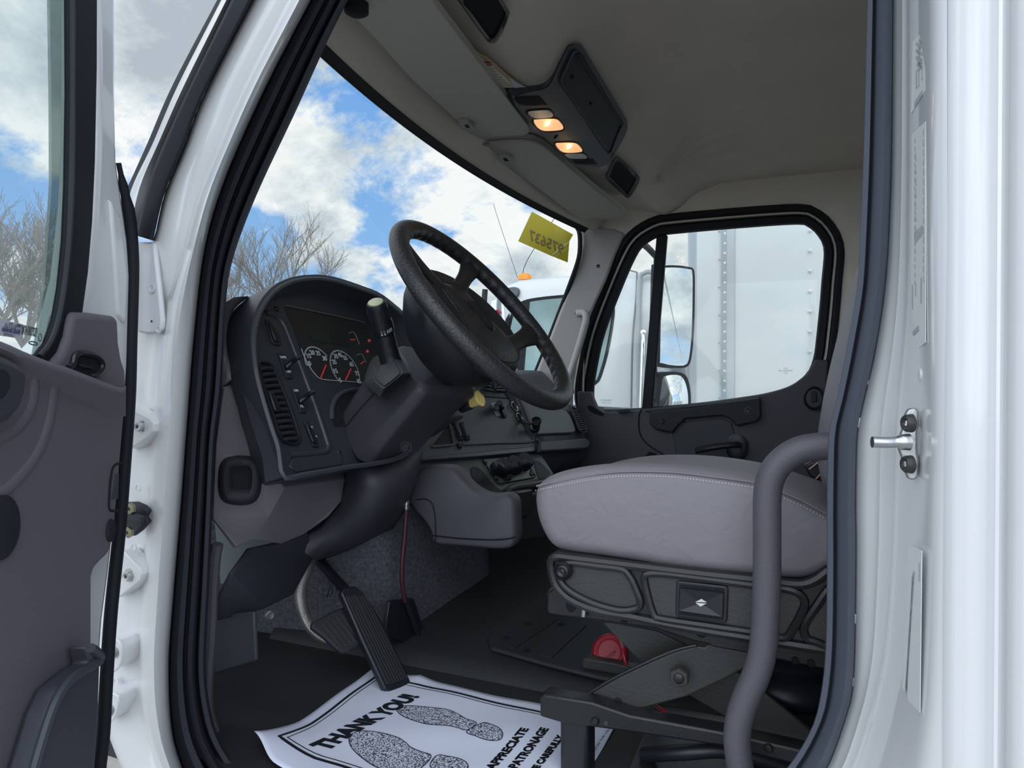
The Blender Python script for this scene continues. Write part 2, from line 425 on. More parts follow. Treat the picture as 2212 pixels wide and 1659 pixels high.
# ---- driver side: A pillar, hinge pillar
wl = struct('wall_left', (-1.1, .85, ZF-.2))
SEAL_OUT = [(735-63, 0), (574, 189), (486, 388), (442, 540), (420, 723), (407, 886), (391, 1097), (374, 1302), (365, 1437), (371, 1572), (394, 1659), (440, 1760)]
SEAL_IN = [(752, 0), (707, 90), (641, 236), (554, 422), (503, 560), (488, 658), (479, 837), (465, 951), (459, 1100), (452, 1268), (445, 1420), (450, 1504), (472, 1590), (515, 1659), (590, 1760)]
L0 = [(545, 0), (440, 205), (398, 317), (355, 420), (331, 520), (292, 600), (240, 700), (215, 900), (205, 1100), (200, 1300), (205, 1480), (225, 1560), (262, 1659), (310, 1760)]
def wy(p, ys):
    n = len(p); k = len(ys)
    return [(a[0], a[1], ys[min(k-1, int(round(i*(k-1)/(n-1))))]) for i, a in enumerate(p)]
def between(a, b, t, n=60):
    A = catmull(px3(a), n); B = catmull(px3(b), n)
    return [(p.lerp(q, t).x, p.lerp(q, t).y) for p, q in zip(A, B)]
def strip(a, b, spec, n=70):
    """rows between two traced edges; spec = [(fraction, depth Y)]"""
    rows = []
    for t, y in spec: rows.append([P(x, yy, PY(y)) for x, yy in between(a, b, t, n)])
    return rows
up = lambda p, k=-140: [(p[0][0]+(p[0][0]-p[1][0])*(k/(p[0][1]-p[1][1])), p[0][1]+k)]+p
SO, SI, LL = up(SEAL_OUT), up(SEAL_IN), up(L0)
loft('hinge_pillar', strip(LL, SO, [(0, .90), (.0, .815), (.10, .805), (.45, .815), (.60, .822), (.68, .80), (.80, .795), (.92, .815), (.985, .85), (1.0, .90), (1.0, .97)]), WHITE, wl, smooth=50, recalc=False)
dseal = struct('trim_1', (-1.0, .95, ZF))
loft('opening_seal', strip(SO, SI, [(0, .965), (.0, .90), (.06, .885), (.22, .88), (.36, .888), (.40, .905), (.46, .905), (.50, .89), (.62, .89), (.70, .915), (.74, .925), (.80, .91), (.92, .915), (1.0, .935), (1.0, 1.0)]), SEALM, dseal, smooth=35, recalc=False)
# outboard strips of the A pillar: white flange, black drip moulding, thin black edge
dm = struct('trim_2', (-1.0, .8, CZ))
MB_L = [(500, 0), (402, 203), (345, 330), (320, 400), (292, 508)]; MB_R = [(545, 0), (440, 205), (398, 317), (355, 420), (331, 520)]
loft('drip_moulding', strip(up(MB_L), up(MB_R), [(0, .82), (0, .80), (.15, .785), (.8, .785), (1, .80), (1, .83)], 40), RUB, dm, smooth=40, recalc=False)
WF_L = [(478, 0), (384, 185), (330, 310), (280, 420), (270, 520)]
loft('outer_pillar_flange', strip(up(WF_L), up(MB_L), [(0, .86), (0, .82), (.5, .805), (1, .82)], 40), WHITE, wl, smooth=40, recalc=False)
TB_L = [(469, 0), (372, 185), (318, 310), (272, 412)]; TB_R = [(478, 0), (384, 185), (330, 310), (278, 425)]
loft('windshield_edge_trim', strip(up(TB_L), up(TB_R), [(0, .88), (0, .84), (1, .83)], 40), RUB, dm, smooth=40, recalc=False)
# cowl plate with dimples
cp = plate('cowl_plate', [(294, 522), (332, 522), (336, 560), (343, 620), (350, 690), (348, 712), (338, 720), (318, 722), (296, 718), (285, 640)], .798, .01, WHITE2, wl, bevel=.004)
for x, y, r in ((329, 624, .007), (343, 712, .006), (328, 694, .0015)):
    lathe('plate_dimple', P(x, y, PY(.797)), (0, -1, 0), [(r, 0), (r, .0012), (r*.8, .0014), (r*.75, .0004), (.0005, .0004)], WHITE2 if r > .002 else DEEP, wl, seg=18)
for x, y in ((299, 1054), (290, 1182), (252, 1472)):
    lathe('pillar_dimple', P(x, y, PY(.803)), (0, -1, 0), [(.0065, 0), (.0065, .0012), (.0052, .0016), (.0048, .0004), (.0005, .0004)], WHITE, wl, seg=18)
# door hinges (white bolted leaves) and check strap belong to the door; built with it
# sill under the opening
rows = [[V((x, y, z)) for x in [-1.15+1.35*j/10 for j in range(11)]] for y, z in ((.80, ZF-.35), (.80, ZF-.10), (.81, ZF-.08), (.86, ZF-.07), (.90, ZF-.06))]
loft('door_sill', rows, WHITE, wl, smooth=50, recalc=False)
# kick panels inside, left foot well
plate('kick_panel', [(462, 1120), (560, 1120), (600, 1180), (520, 1262), (476, 1262)], PY(1.16), .01, mat('kick_grey', (.17, .20, .22), .7, bump=.2), wl, bevel=.002)
tube('kick_edge_trim', [P(x, y, PY(.985)) for x, y in ((470, 1175), (465, 1200), (460, 1260), (455, 1370), (447, 1500), (455, 1560), (490, 1659))], .011, PGREY2, wl, n=24, seg=8)
plate('lower_kick_panel', [(462, 1350), (480, 1328), (548, 1322), (552, 1428), (462, 1456)], PY(1.06), .01, DGREY, wl, bevel=.003)

# ---- driver side: B pillar
BI = [(1873, 0), (1865, 321), (1855, 560), (1848, 641), (1828, 755), (1809, 853), (1797, 902), (1789, 950), (1786, 1100), (1786, 1250), (1783, 1403), (1772, 1504), (1752, 1575), (1700, 1659), (1620, 1740)]
BO = [(1928, 0), (1925, 338), (1919, 506), (1916, 560), (1906, 658), (1887, 771), (1864, 869), (1851, 934), (1848, 1016), (1847, 1100), (1848, 1201), (1843, 1464), (1824, 1555), (1785, 1659), (1730, 1740)]
E1 = [(1962, 0), (1962, 300), (1960, 560), (1955, 700), (1944, 830), (1936, 950), (1932, 1100), (1925, 1250), (1912, 1400), (1890, 1500), (1862, 1600), (1840, 1659), (1800, 1740)]
E2 = [(2006, 0), (2006, 560), (2008, 900), (2004, 1100), (2000, 1300), (1992, 1500), (1984, 1580), (1975, 1659), (1965, 1740)]
BI, BO, E1, E2 = up(BI), up(BO), up(E1), up(E2)
bseal = struct('trim_3', (.1, .95, ZF))
loft('opening_seal', strip(BI, BO, [(0, 1.0), (0, .955), (.03, .94), (.22, .935), (.28, .95), (.34, .945), (.5, .925), (.75, .91), (.93, .915), (1, .93), (1, .98)]), mat('seal_slate', (.078, .088, .118), .6, bump=.15, bscale=500), bseal, smooth=35, recalc=False)
loft('rear_door_pillar', strip(BO, E1, [(0, .98), (0, .945), (.06, .938), (.3, .932), (.55, .925), (.62, .912), (.75, .915), (1, .93)])
     + strip(E1, E2, [(.06, .928), (.12, .915), (1, .80)])
     + strip(E2, [(2046, y) for x, y in E2], [(.25, .785), (.6, .775), (1, .770)]), WHITE, wl, smooth=50, recalc=False)
# outer skin with vertical ridges
XR = lambda px: P(px, 815, PY(.772)).x
rows = []
prof = [(2040, 0), (2052, .008), (2062, .010), (2074, .004), (2084, 0), (2120, 0), (2136, .002), (2146, .010), (2154, .010), (2164, .003), (2172, -.006), (2184, -.012), (2194, -.006), (2202, .006), (2212, .008), (2240, 0), (2400, 0), (2700, 0)]
for px, b in prof:
    x0 = XR(px); rows.append([V((x0, .772-b, z)) for z in [.25+i*.3 for i in range(9)]])
loft('outer_skin', rows, WHITE, wl, smooth=60, recalc=False)
prism('rear_side_wall', [V((.13, .985, ZF-.1)), V((.56, .985, ZF-.1)), V((.56, .985, CZ+1.0)), V((.13, .985, CZ+1.0))], (0, .01, 0), TRIMG, wl, bevel=0)
for x, y in ((1886, 828), (1857, 913), (1852, 1337), (1849, 1474), (1826, 1612)):
    lathe('seal_flange_dimple', P(x, y, PY(.943)), (0, -1, 0), [(.0065, 0), (.0065, .0012), (.0055, .0018), (.001, .0016)], WHITE, wl, seg=18)
JX = P(1985, 900, PY(.86)).x
PJ = PL((-1, -.02, 0), (P(1980, 815, PY(.868)).x, .868, 0))
PJ = PL(((P(2006, 500, PY(.80))-P(1962, 500, PY(.928))).cross(V((0, 0, 1)))), P(1962, 500, PY(.928)))
for x, y in ((1966, 812), (1989, 810), (1960, 1115), (1980, 1128)):
    lathe('jamb_dimple', P(x, y, PJ), nrm(PJ), [(.0075, 0), (.0075, .0015), (.006, .002), (.001, .0018)], WHITE, wl, seg=18)
# ================================================================== PASSENGER SIDE
def offset_loop(pts, d):
    """push a screen outline outwards by d"""
    n = len(pts); out = []; A = sum(pts[i][0]*pts[(i+1) % n][1]-pts[(i+1) % n][0]*pts[i][1] for i in range(n)); s = 1 if A > 0 else -1
    for i in range(n):
        ax, ay = pts[i-1][:2]; bx_, by_ = pts[(i+1) % n][:2]; tx, ty = bx_-ax, by_-ay; l = math.hypot(tx, ty) or 1
        out.append((pts[i][0]+s*ty/l*d, pts[i][1]-s*tx/l*d))
    return out
GLP = [(1286, 872), (1294, 883), (1330, 884), (1389, 880.6), (1507, 870), (1600, 858), (1659, 848), (1709, 832), (1743, 805), (1757, 771), (1763, 727), (1770, 660), (1774, 609), (1779, 541), (1767, 511), (1747, 492), (1720, 485.6), (1591, 494), (1441, 507.5), (1419, 514), (1392, 531), (1375, 555), (1348, 615), (1308, 720), (1289, 805), (1284, 845)]
GLs = [(p.x, p.y) for p in catmull(px3(GLP), 120, True)]
wr = struct('wall_right', (-.3, YP, ZF))
d2 = struct('door_2', (-.3, YP, ZF))
w2 = struct('window_2', (-.3, YP, CZ-.1))
def ring(name, specs, m, parent, **k):
    rows = []
    for d, y in specs:
        rows.append([P(max(x, 1262 if d > 44 else 0), yy, PY(y)) for x, yy in offset_loop(GLs, d)])
    return loft(name, rows, m, parent, closed=True, smooth=50, recalc=False, **k)
mesh('door_glass', trace(offset_loop(GLs, 3), PY(3.13)), [tuple(range(120))], GL_P, w2, smooth=0)
ring('window_channel', [(0, 3.13), (0, 3.105), (4, 3.09), (18, 3.085), (22, 3.10)], RUB, w2)
ring('painted_frame', [(22, 3.10), (24, 3.085), (28, 3.085), (30, 3.12)], mat('warm_white_paint', (.62, .58, .52), .4), d2)
ring('body_seal', [(29, 3.11), (30, 3.08), (35, 3.06), (42, 3.06), (45, 3.075)], RUB, wr)
ring('side_trim', [(44, 3.08), (46, 3.07), (75, 3.05), (160, 3.06), (330, 3.09)], CEIL, wr)
# quarter-light divider
plate('divider_post', [(1418, 508), (1441, 507), (1409, 884), (1386, 884)], PY(3.10), .03, RUB, w2, bevel=.005)
# marks etched into the glass
def smallmark(px, py, lines, parent, y, size=.0085, m=None):
    for i, s in enumerate(lines):
        text('etched_mark', s, P(px, py+i*5.2, PY(y)), (-1, 0, 0), (0, 0, 1), size, m or mat('etch_grey', (.12, .13, .14), .8), parent, 'CENTER', mirror=True, depth=.0001)
smallmark(1309, 866, ['TEMPERED AS-2', 'DOT M70 E2', '-----'], w2, 3.125)
smallmark(1697, 797, ['AS-2', 'TEMPERED 43R', 'DOT'], w2, 3.125)
# lower body wall below and behind the door trim
prism('lower_wall', [V((-1.55, YP+.06, ZF-.05)), V((.56, YP+.06, ZF-.05)), V((.56, YP+.06, CZ-.16)), V((-.2, YP+.06, CZ-.16)), V((-1.55, YP+.06, CZ-.12))], (0, .06, 0), WHITE, wr, bevel=0)
# door inner panel
DT = [(1247, 845), (1276, 846), (1280, 862), (1288, 880), (1303, 890), (1340, 889), (1389, 884), (1440, 880), (1507, 872), (1600, 860), (1659, 850), (1709, 834), (1743, 808), (1757, 785), (1760, 777), (1789, 777), (1786, 830), (1781, 879), (1778, 960), (1778, 1060), (1770, 1200), (1300, 1200), (1240, 1100), (1247, 950)]
dp = plate('door_panel', DT, PY(3.045), .05, mat('door_grey', (.066, .066, .080), .6, bump=.35, bscale=700), d2, bevel=.008, seg=3)
tube('panel_seam', [P(x, y, PY(3.043)) for x, y in ((1386, 884), (1381, 895), (1380, 925), (1388, 948), (1410, 968), (1440, 985))], .003, DEEP, d2, n=20, seg=6)
plate('window_sill_strip', [(1392, 884), (1500, 873), (1640, 857), (1641, 862), (1500, 879), (1394, 890)], PY(3.036), .02, GLOSSB, d2, bevel=.002)
ph = plate('pull_handle', [(1404, 889), (1500, 880), (1642, 860), (1644, 900), (1634, 912), (1590, 921), (1576, 905), (1560, 898), (1480, 905), (1465, 920), (1452, 935), (1415, 928), (1402, 915)], PY(3.02), .05, BLKM, d2, bevel=.007, seg=3)
for x, y in ((1430, 909), (1616, 887)): bolt('handle_screw', P(x, y, PY(3.018)), (0, -1, 0), .012, BLK, ph)
plate('armrest_recess', [(1452, 935), (1470, 912), (1560, 904), (1580, 912), (1594, 960), (1596, 1000), (1600, 1060), (1480, 1060), (1462, 1000)], PY(3.040), .01, mat('recess_grey', (.045, .05, .062), .6), d2, bevel=.01, seg=3)
tube('release_lever', [P(x, y, PY(yy)) for x, y, yy in ((1503, 974, 2.98), (1540, 966, 2.975), (1585, 961, 2.985), (1597, 962, 3.0))], [.018, .020, .019, .017], BLK, d2, n=12, seg=10, flat=.7)
lathe('lever_boss', P(1592, 966, PY(3.035)), (0, -1, 0), [(.045, 0), (.045, .008), (.035, .012), (.02, .012), (.018, .03)], BLK, d2, sx=1.3)
plate('lower_recess', [(1392, 985), (1402, 976), (1418, 980), (1425, 1010), (1390, 1010)], PY(3.040), .008, DEEP, d2, bevel=.003)
# window switch / lock escutcheon
es = plate('lock_escutcheon', [(1741, 850), (1748, 840), (1760, 837), (1771, 843), (1775, 858), (1772, 874), (1762, 882), (1750, 881), (1742, 872)], PY(3.030), .03, BLK, d2, smooth=30, bevel=.004)
plate('lock_slider', [(1752, 846), (1764, 845), (1766, 868), (1753, 870)], PY(3.018), .016, BLKM, es, bevel=.004)
lathe('escutcheon_rim', P(1758, 860, PY(3.028)), (0, -1, 0), [(.036, 0), (.040, .006), (.036, .011), (.030, .004)], BLK, es, sx=1.25)
sl = plate('side_defrost_vent', [(1268, 878), (1276, 876), (1290, 885), (1303, 893), (1300, 897), (1284, 893), (1272, 886)], PY(3.035), .01, DEEP, d2, smooth=24, bevel=.002)
plate('sill_latch', [(1330, 889), (1340, 884), (1358, 883), (1360, 888), (1345, 892)], PY(3.02), .02, BLK, d2, bevel=.002)
# passenger A pillar trim
AP = [(1254, 494), (1290, 490), (1330, 494), (1352, 504), (1330, 550), (1311, 602), (1286, 656), (1264, 710), (1250, 770), (1240, 828), (1238, 880), (1120, 880), (1151, 821), (1180, 750), (1208, 676), (1232, 615), (1250, 560), (1257, 525)]
plate('pillar_trim', AP, PL((.35, -1, .05), P(1250, 700, PY(2.97))), .04, TRIMG, wr, bevel=.012, seg=3)
lathe('pillar_screw', P(1292, 575, PL((.35, -1, .05), P(1250, 700, PY(2.97)))), (.35, -1, 0), [(.008, 0), (.008, .002), (.005, .002), (.004, 0)], DEEP, wr, seg=14)
tube('windshield_side_gasket', [P(x, y, PY(2.965)) for x, y in ((1215, 474), (1240, 484), (1251, 500), (1253, 530), (1249, 562), (1230, 617), (1206, 680), (1178, 752), (1148, 826), (1120, 885))], .011, RUB, wr, n=40, seg=8)
# wall above the passenger door between headliner and seal handled by side_trim
gh = thing('grab_handle', P(1235, 740, PY(2.93)), 'grey grab handle screwed to the taupe passenger windshield pillar', 'handle')
ap = lambda x, y, o=0: P(x, y, off(PL((.35, -1, .05), P(1250, 700, PY(2.97))), o))
tube('grip', [ap(1247, 677, .005), ap(1262, 676, .03), ap(1266, 690, .05), ap(1260, 715, .052), ap(1245, 765, .052), ap(1231, 808, .05), ap(1222, 830, .04)], .016, TRIMG, gh, n=30, seg=12)
mt = plate('mounting_foot', [(1240, 674), (1247, 667), (1262, 668), (1266, 676), (1260, 684), (1246, 682)], off(PL((.35, -1, .05), P(1250, 700, PY(2.97))), .012), .012, TRIMG, gh, bevel=.004)
bolt('foot_screw', ap(1247, 676, .013), (.35, -1, 0), .009, DEEP, mt)

# ================================================================== OVERHEAD
PV = PL((0, .1, 1), (-.85, 1.98, CZ+.775))
PVL = PL((0, -.1, 1), (-.85, 1.98, CZ+.775))
vl = thing('sun_visor', V((-.85, 1.5, CZ+.76)), 'long grey vinyl sun visor folded up above the driver side of the windshield', 'sun visor', 'sun visors along the windshield header')
VL = [(736, -60), (900, -60), (930, 0), (1000, 92), (1080, 195), (1128, 256), (1141, 272), (1143, 284), (1132, 292), (1080, 296), (1031, 298), (994, 267), (945, 221), (889, 169), (820, 92), (760, 24)]
def dome(name, pix, pl, thick, m, parent, edge=.006, n=90):
    """flat pad with rounded edges"""
    loop = [(p.x, p.y) for p in catmull(px3(pix), n, True)]
    pts = [P(x, y, pl) for x, y in loop]; c = sum(pts, V((0, 0, 0)))/len(pts); nn = nrm(pl)
    k = len(pts); rows = []
    tang = [(pts[(i+1) % k]-pts[i-1]).normalized() for i in range(k)]
    A = sum(((pts[i]-c).cross(pts[(i+1) % k]-c)).dot(nn) for i in range(k)); sg = 1 if A > 0 else -1
    inw = [nn.cross(t)*sg for t in tang]
    for a in range(0, 91, 15):
        r = math.radians(a); rows.append([p+w*(edge*(1-math.sin(r)))*0+w*edge*(1-math.cos(math.pi/2-r))*1+nn*(-edge*(1-math.sin(r))) for p, w in zip(pts, inw)])
    rows = [[p-nn*thick for p in pts]]+rows
    return loft(name, rows, m, parent, closed=True, cap=True, smooth=50)
vp = dome('visor_pad', VL, PVL, .02, VINYL, vl, edge=.007)
tube('visor_piping', [P(x, y, off(PVL, -.001)) for x, y in ((900, -60), (930, 0), (1000, 92), (1080, 195), (1128, 256), (1140, 272), (1141, 283), (1131, 290), (1080, 294), (1034, 296))], .003, VINYL, vl, n=50, seg=8)
def clip(pix, hole, pl, parent):
    c = plate('retaining_clip', pix, off(pl, .012), .018, TRIMG, parent, bevel=.003)
    plate('clip_slot', hole, off(pl, .0128), .002, DEEP, c, bevel=.0)
clip([(990, 267), (1012, 266), (1027, 278), (1022, 281), (1002, 280)], [(1003, 270), (1010, 269), (1016, 276), (1007, 277)], PVL, vl)
lathe('visor_pivot', P(770, 8, off(PVL, .0)), (0, 0, -1), [(.022, 0), (.022, .015), (.014, .02), (.002, .02)], DEEP, vl)
vr = thing('sun_visor', V((-.82, 2.45, CZ+.74)), 'shorter grey vinyl sun visor above the passenger side, curved end by the door', 'sun visor', 'sun visors along the windshield header')
VRp = [(1046, 308), (1078, 303), (1139, 302), (1173, 314), (1206, 341), (1240, 370), (1290, 412), (1335, 446), (1352, 462), (1348, 470), (1318, 474), (1281, 470), (1268, 471), (1257, 474), (1220, 450), (1186, 424), (1130, 383), (1078, 344), (1051, 324)]
dome('visor_pad', VRp, PV, .02, VINYL, vr, edge=.007, n=110)
tube('visor_piping', [P(x, y, off(PV, -.001)) for x, y in ((1048, 308), (1078, 305), (1138, 304), (1172, 316), (1206, 343), (1240, 372), (1290, 414), (1335, 448), (1349, 462), (1340, 470), (1318, 472))], .003, VINYL, vr, n=50, seg=8)
clip([(1074, 340), (1096, 338), (1109, 349), (1105, 352), (1086, 352)], [(1086, 342), (1093, 341), (1100, 348), (1091, 349)], PV, vr)
tube('pivot_rod', [P(1040, 309, off(PV, .004)), P(1054, 313, off(PV, .004))], .006, STEEL, vr, seg=8)
for px, py in ((778, 56), (884, 172), (1122, 382)):
    p = on_ceiling(px, py)
    lathe('header_trim_button', p, (.3, 0, -1), [(.012, -.006), (.012, .001), (.008, .005), (.001, .006)], CEIL, ce, seg=16)
# papers tucked behind the driver's visor
PPR = off(PL((-.5, 0, 1), on_ceiling(1080, 165)), .052)
pc = lambda x, y, o=0: P(x, y, off(PPR, o))
for nm, poly, m, o, lab in (('folded_document', [(1016, 106), (1052, 122), (1100, 165), (1135, 187), (1100, 190), (1060, 160)], mat('tan_paper', (.62, .47, .30), .7), 0, 'tan paper slip tucked behind the driver sun visor, rearmost of three'),
                        ('folded_document', [(1020, 110), (1060, 140), (1117, 189), (1078, 189), (1050, 165)], CREAM, .003, 'cream printed sheet with a red stripe tucked behind the driver sun visor'),
                        ('folded_document', [(1100, 168), (1119, 180), (1136, 188), (1112, 190)], PAPER, .005, 'small white paper corner poking out behind the driver sun visor')):
    q = [pc(x, y, o) for x, y in poly]
    ob = prism(nm, q, nrm(PL((-.5, 0, 1), (0, 0, 3)))*-.0008, m, None, bevel=0, smooth=0)
    tag(ob, lab, 'document', 'papers behind the visor')
    if m is CREAM:
        for a, b, w in (((1037, 132), (1060, 136), .0042), ((1041, 138), (1062, 141), .003)):
            A, B = pc(*a, o+.0004), pc(*b, o+.0004)
            v, f = linepart(A, B, w, nrm(PL((-.5, 0, 1), (0, 0, 3)))); mesh('red_stripe_and_reflection', [x for x in v], f, RED, ob, smooth=0)
        ls = []
        for i in range(7):
            a, b = (1047+i*6, 147+i*6), (1066+i*6, 149+i*6); ls.append(linepart(pc(*a, o+.0004), pc(*b, o+.0004), .0012, nrm(PL((-.5, 0, 1), (0, 0, 3)))))
        multi('print_lines', ls, mat('grey_ink', (.3, .28, .26), .8), ob, smooth=0)
# overhead console
oc = thing('overhead_console', V((-.65, YC, CZ+.76)), 'dark grey overhead console with reading lamps and an open tray, in the ceiling', 'console')
PO = PL((-.836, 0, 1), (-.704, YC, CZ+.752))
OUT = [(1240, 95), (1250, 95), (1259, 101), (1300, 168), (1345, 243), (1355, 262), (1353, 285), (1340, 312), (1324, 338), (1315, 352), (1306, 358), (1290, 362), (1265, 361), (1245, 359), (1230, 346), (1180, 300), (1140, 258), (1118, 232), (1111, 218), (1118, 208), (1140, 200), (1173, 193), (1190, 180), (1206, 145), (1222, 112), (1230, 100)]
CONS = mat('console_plastic', (.060, .070, .086), .55, bump=.3, bscale=500)
dome('housing', OUT, off(PO, .02), .032, CONS, oc, edge=.010, n=120)
TR = [(1213, 180), (1224, 148), (1238, 116), (1246, 112), (1255, 122), (1300, 196), (1341, 266), (1340, 275), (1330, 300), (1319, 328), (1312, 326), (1280, 282), (1240, 222)]
rows = []
TRs = [(p.x, p.y) for p in catmull(px3(TR), 60, True)]
for d, o in ((4, .021), (2, .026), (0, .024), (-2, .012), (-4, -.03)):
    rows.append([P(x, y, off(PO, o)) for x, y in offset_loop(TRs, d)])
loft('tray_rim', rows, CONS, oc, closed=True, smooth=60)
mesh('tray_floor', [P(x, y, off(PO, .0205)) for x, y in offset_loop(TRs, -3)], [tuple(range(60))], mat('tray_plastic', (.020, .025, .032), .6, spec=.3), oc, smooth=0)
for x, y in ((1235, 166), (1276, 224)): lathe('tray_screw', P(x, y, off(PO, .021)), nrm(PO), [(.006, 0), (.005, .002), (.003, .0015)], DEEP, oc, seg=12)
tube('tray_bar', [P(x, y, off(PO, .026)) for x, y in ((1250, 116), (1290, 180), (1345, 268))], .004, BLKM, oc, n=10, seg=8)
for (px, py, s) in ((1145, 219, 1), (1262, 349, .8)):
    sl = []
    n0 = 13 if s == 1 else 12
    cpx = P(px, py, off(PO, .0205)); yv = V((0, 1, 0)); xv = V((1, 0, .836)).normalized()
    for i in range(n0):
        q_ = P(px-28*s+56*s*i/(n0-1), py+(-2*i/n0 if s == 1 else 0), off(PO, .0205))
        t = (i-(n0-1)/2)/(n0/2); hw = .036*math.sqrt(max(.1, 1-(t*.85 if s == 1 else t*.8)**2)) if t < .2 else .034
        sl.append(boxpart(q_, xv*.0036, yv*2*hw*.95, nrm(PO)*.002))
    multi('speaker_grille', sl, DEEP, oc, smooth=0)
LENSON = mat('lit_lens', (.9, .62, .42), .25, emit=(1, .48, .20), estr=.75, bump=.6, bscale=220)
LENSOFF = mat('clear_lens', (.42, .45, .44), .25, bump=.6, bscale=220)
for pix, on in (([(1140, 243), (1148, 240), (1180, 238), (1190, 242), (1195, 250), (1188, 254), (1160, 256), (1148, 252)], 0),
                ([(1153, 260), (1162, 258), (1198, 257), (1210, 264), (1217, 276), (1210, 281), (1180, 283), (1166, 279), (1157, 270)], 1),
                ([(1200, 311), (1210, 309), (1240, 309), (1252, 316), (1258, 326), (1250, 329), (1224, 330), (1210, 325)], 1),
                ([(1220, 334), (1230, 332), (1258, 332), (1266, 337), (1268, 342), (1262, 343), (1240, 343), (1228, 341)], 0)):
    if on:
        ln = dome('reading_lamp', pix, off(PO, .0245), .008, LENSON, oc, edge=.004, n=40); ln['label'] = 'lit amber reading lamp lens'
        c = P(sum(p[0] for p in pix)/len(pix), sum(p[1] for p in pix)/len(pix)-3, off(PO, .026))
        lathe('bulb_glow', c, nrm(PO), [(.006, 0), (.0055, .002), (.003, .004), (.0005, .0045)], mat('bulb', (1, .8, .4), .3, emit=(1, .72, .30), estr=9), ln, seg=14, sx=1.4)
        lt = bpy.data.lights.new('reading_lamp_light', 'POINT'); lt.energy = .03; lt.color = (1, .62, .32); lt.shadow_soft_size = .02
        lo = bpy.data.objects.new('reading_lamp_light', lt); COL.objects.link(lo); lo.location = c+nrm(PO)*.03
    else:
        dome('switch_lens', pix, off(PO, .0235), .008, LENSOFF, oc, edge=.0035, n=40)
    lp = [(p.x, p.y) for p in catmull(px3(pix), 40, True)]
    tube('lens_bezel', [P(x, y, off(PO, .021)) for x, y in offset_loop(lp, 2)], .0022, BLK, oc, closed=True, seg=6)
lathe('microphone_hole', P(1201, 296, off(PO, .021)), nrm(PO), [(.007, 0), (.006, .0008), (.003, .0008)], DEEP, oc, seg=14, sx=1.3)
# storage openings either side
for k, (outer, inner, lab) in enumerate(((
        [(1000, -60), (1040, -60), (1094, 18), (1097, 34), (1090, 55), (1080, 76), (1070, 90), (1060, 92), (1050, 82), (990, 0), (960, -40)],
        [(1008, -60), (1036, -60), (1088, 20), (1091, 34), (1070, 78), (1060, 84), (1020, 30), (1000, 0)], 'black storage pocket opening in the headliner above the driver seat'),
        ([(1331, 341), (1338, 342), (1376, 379), (1380, 387), (1374, 402), (1362, 421), (1356, 426), (1347, 419), (1314, 388), (1311, 380), (1320, 359)],
         [(1334, 348), (1372, 384), (1374, 388), (1357, 418), (1352, 417), (1319, 383), (1318, 378)], 'black storage pocket opening in the headliner on the passenger side'))):
    cpt = on_ceiling(*( (1060, 40) if k == 0 else (1345, 384)))
    t3 = [on_ceiling(*q) for q in (((1010, 2), (1092, 22), (1060, 88)) if k == 0 else ((1318, 380), (1374, 385), (1334, 348)))]
    nrm3 = (t3[1]-t3[0]).cross(t3[2]-t3[0]).normalized(); pp = off((nrm3, cpt), .020 if k else .034)
    bxo = thing('storage_pocket', cpt, lab, 'storage pocket', 'storage pockets in the headliner')
    rows = []
    O = [(p.x, p.y) for p in catmull(px3(outer), 60, True)]; I = [(p.x, p.y) for p in catmull(px3(inner), 60, True)]
    O = [tuple(P(x, y, pp)) for x, y in offset_loop(O, 2)], [tuple(P(x, y, off(pp, .008))) for x, y in O]
    rows = [[V(a) for a in O[0]], [V(a) for a in O[1]], [P(x, y, off(pp, .006)) for x, y in I], [P(x, y, off(pp, -.02)) for x, y in I]]
    loft('pocket_bezel', rows, BLK, bxo, closed=True, smooth=50)
    mesh('pocket_shade', [P(x, y, off(pp, .002)) for x, y in I], [tuple(range(60))], DEEP, bxo, smooth=0)  # flat dark sheet across the opening, painted shade of the pocket
# ================================================================== OPEN DRIVER'S DOOR
HN = V((math.sin(math.radians(65)), math.cos(math.radians(65)), 0)); HP = V((-.990, .76, CZ))
PD = (HN, HP)
do = struct('door_1', (HP.x, HP.y, ZF-.4))
SHELL = [(212, -160), (250, -160), (252, 0), (253, 200), (256, 350), (267, 430), (280, 520), (286, 600), (281, 788), (276, 853), (254, 1100), (240, 1230), (226, 1336), (214, 1500), (205, 1659), (195, 1800), (-120, 1800), (-120, 840), (60, 830), (160, 720), (190, 600), (205, 450), (212, 300)]
plate('door_shell', SHELL, off(PD, -.012), .06, WHITE, do, bevel=.012, seg=3)
plate('frame_flange', [(240, 430), (262, 470), (277, 600), (272, 700), (258, 680), (250, 560)], off(PD, -.006), .02, WHITE, do, bevel=.004)
RC = [(150, -160), (214, -160), (213, 150), (209, 350), (203, 480), (194, 590), (180, 690), (120, 810), (40, 800), (58, 768), (84, 766), (106, 740), (124, 690), (136, 620), (146, 520), (151, 400), (154, 200), (153, 0)]
plate('window_rubber', RC, off(PD, .004), .012, RUB, do, bevel=.008, seg=3)
tube('window_rubber_lip', [P(x, y, off(PD, .006)) for x, y in ((155, -160), (156, 0), (157, 200), (154, 400), (149, 520), (139, 620), (127, 690), (109, 742), (86, 770))], .004, BLK, do, n=40, seg=8)
win = struct('window_3', (HP.x, HP.y-.2, CZ-.1))
mesh('door_window_glass', trace([(-160, -200), (108, -200), (108, 0), (111, 200), (112, 400), (104, 520), (96, 620), (83, 720), (70, 790), (-160, 790)], off(PD, -.007)), [tuple(range(10))], GL_D, win, smooth=0)
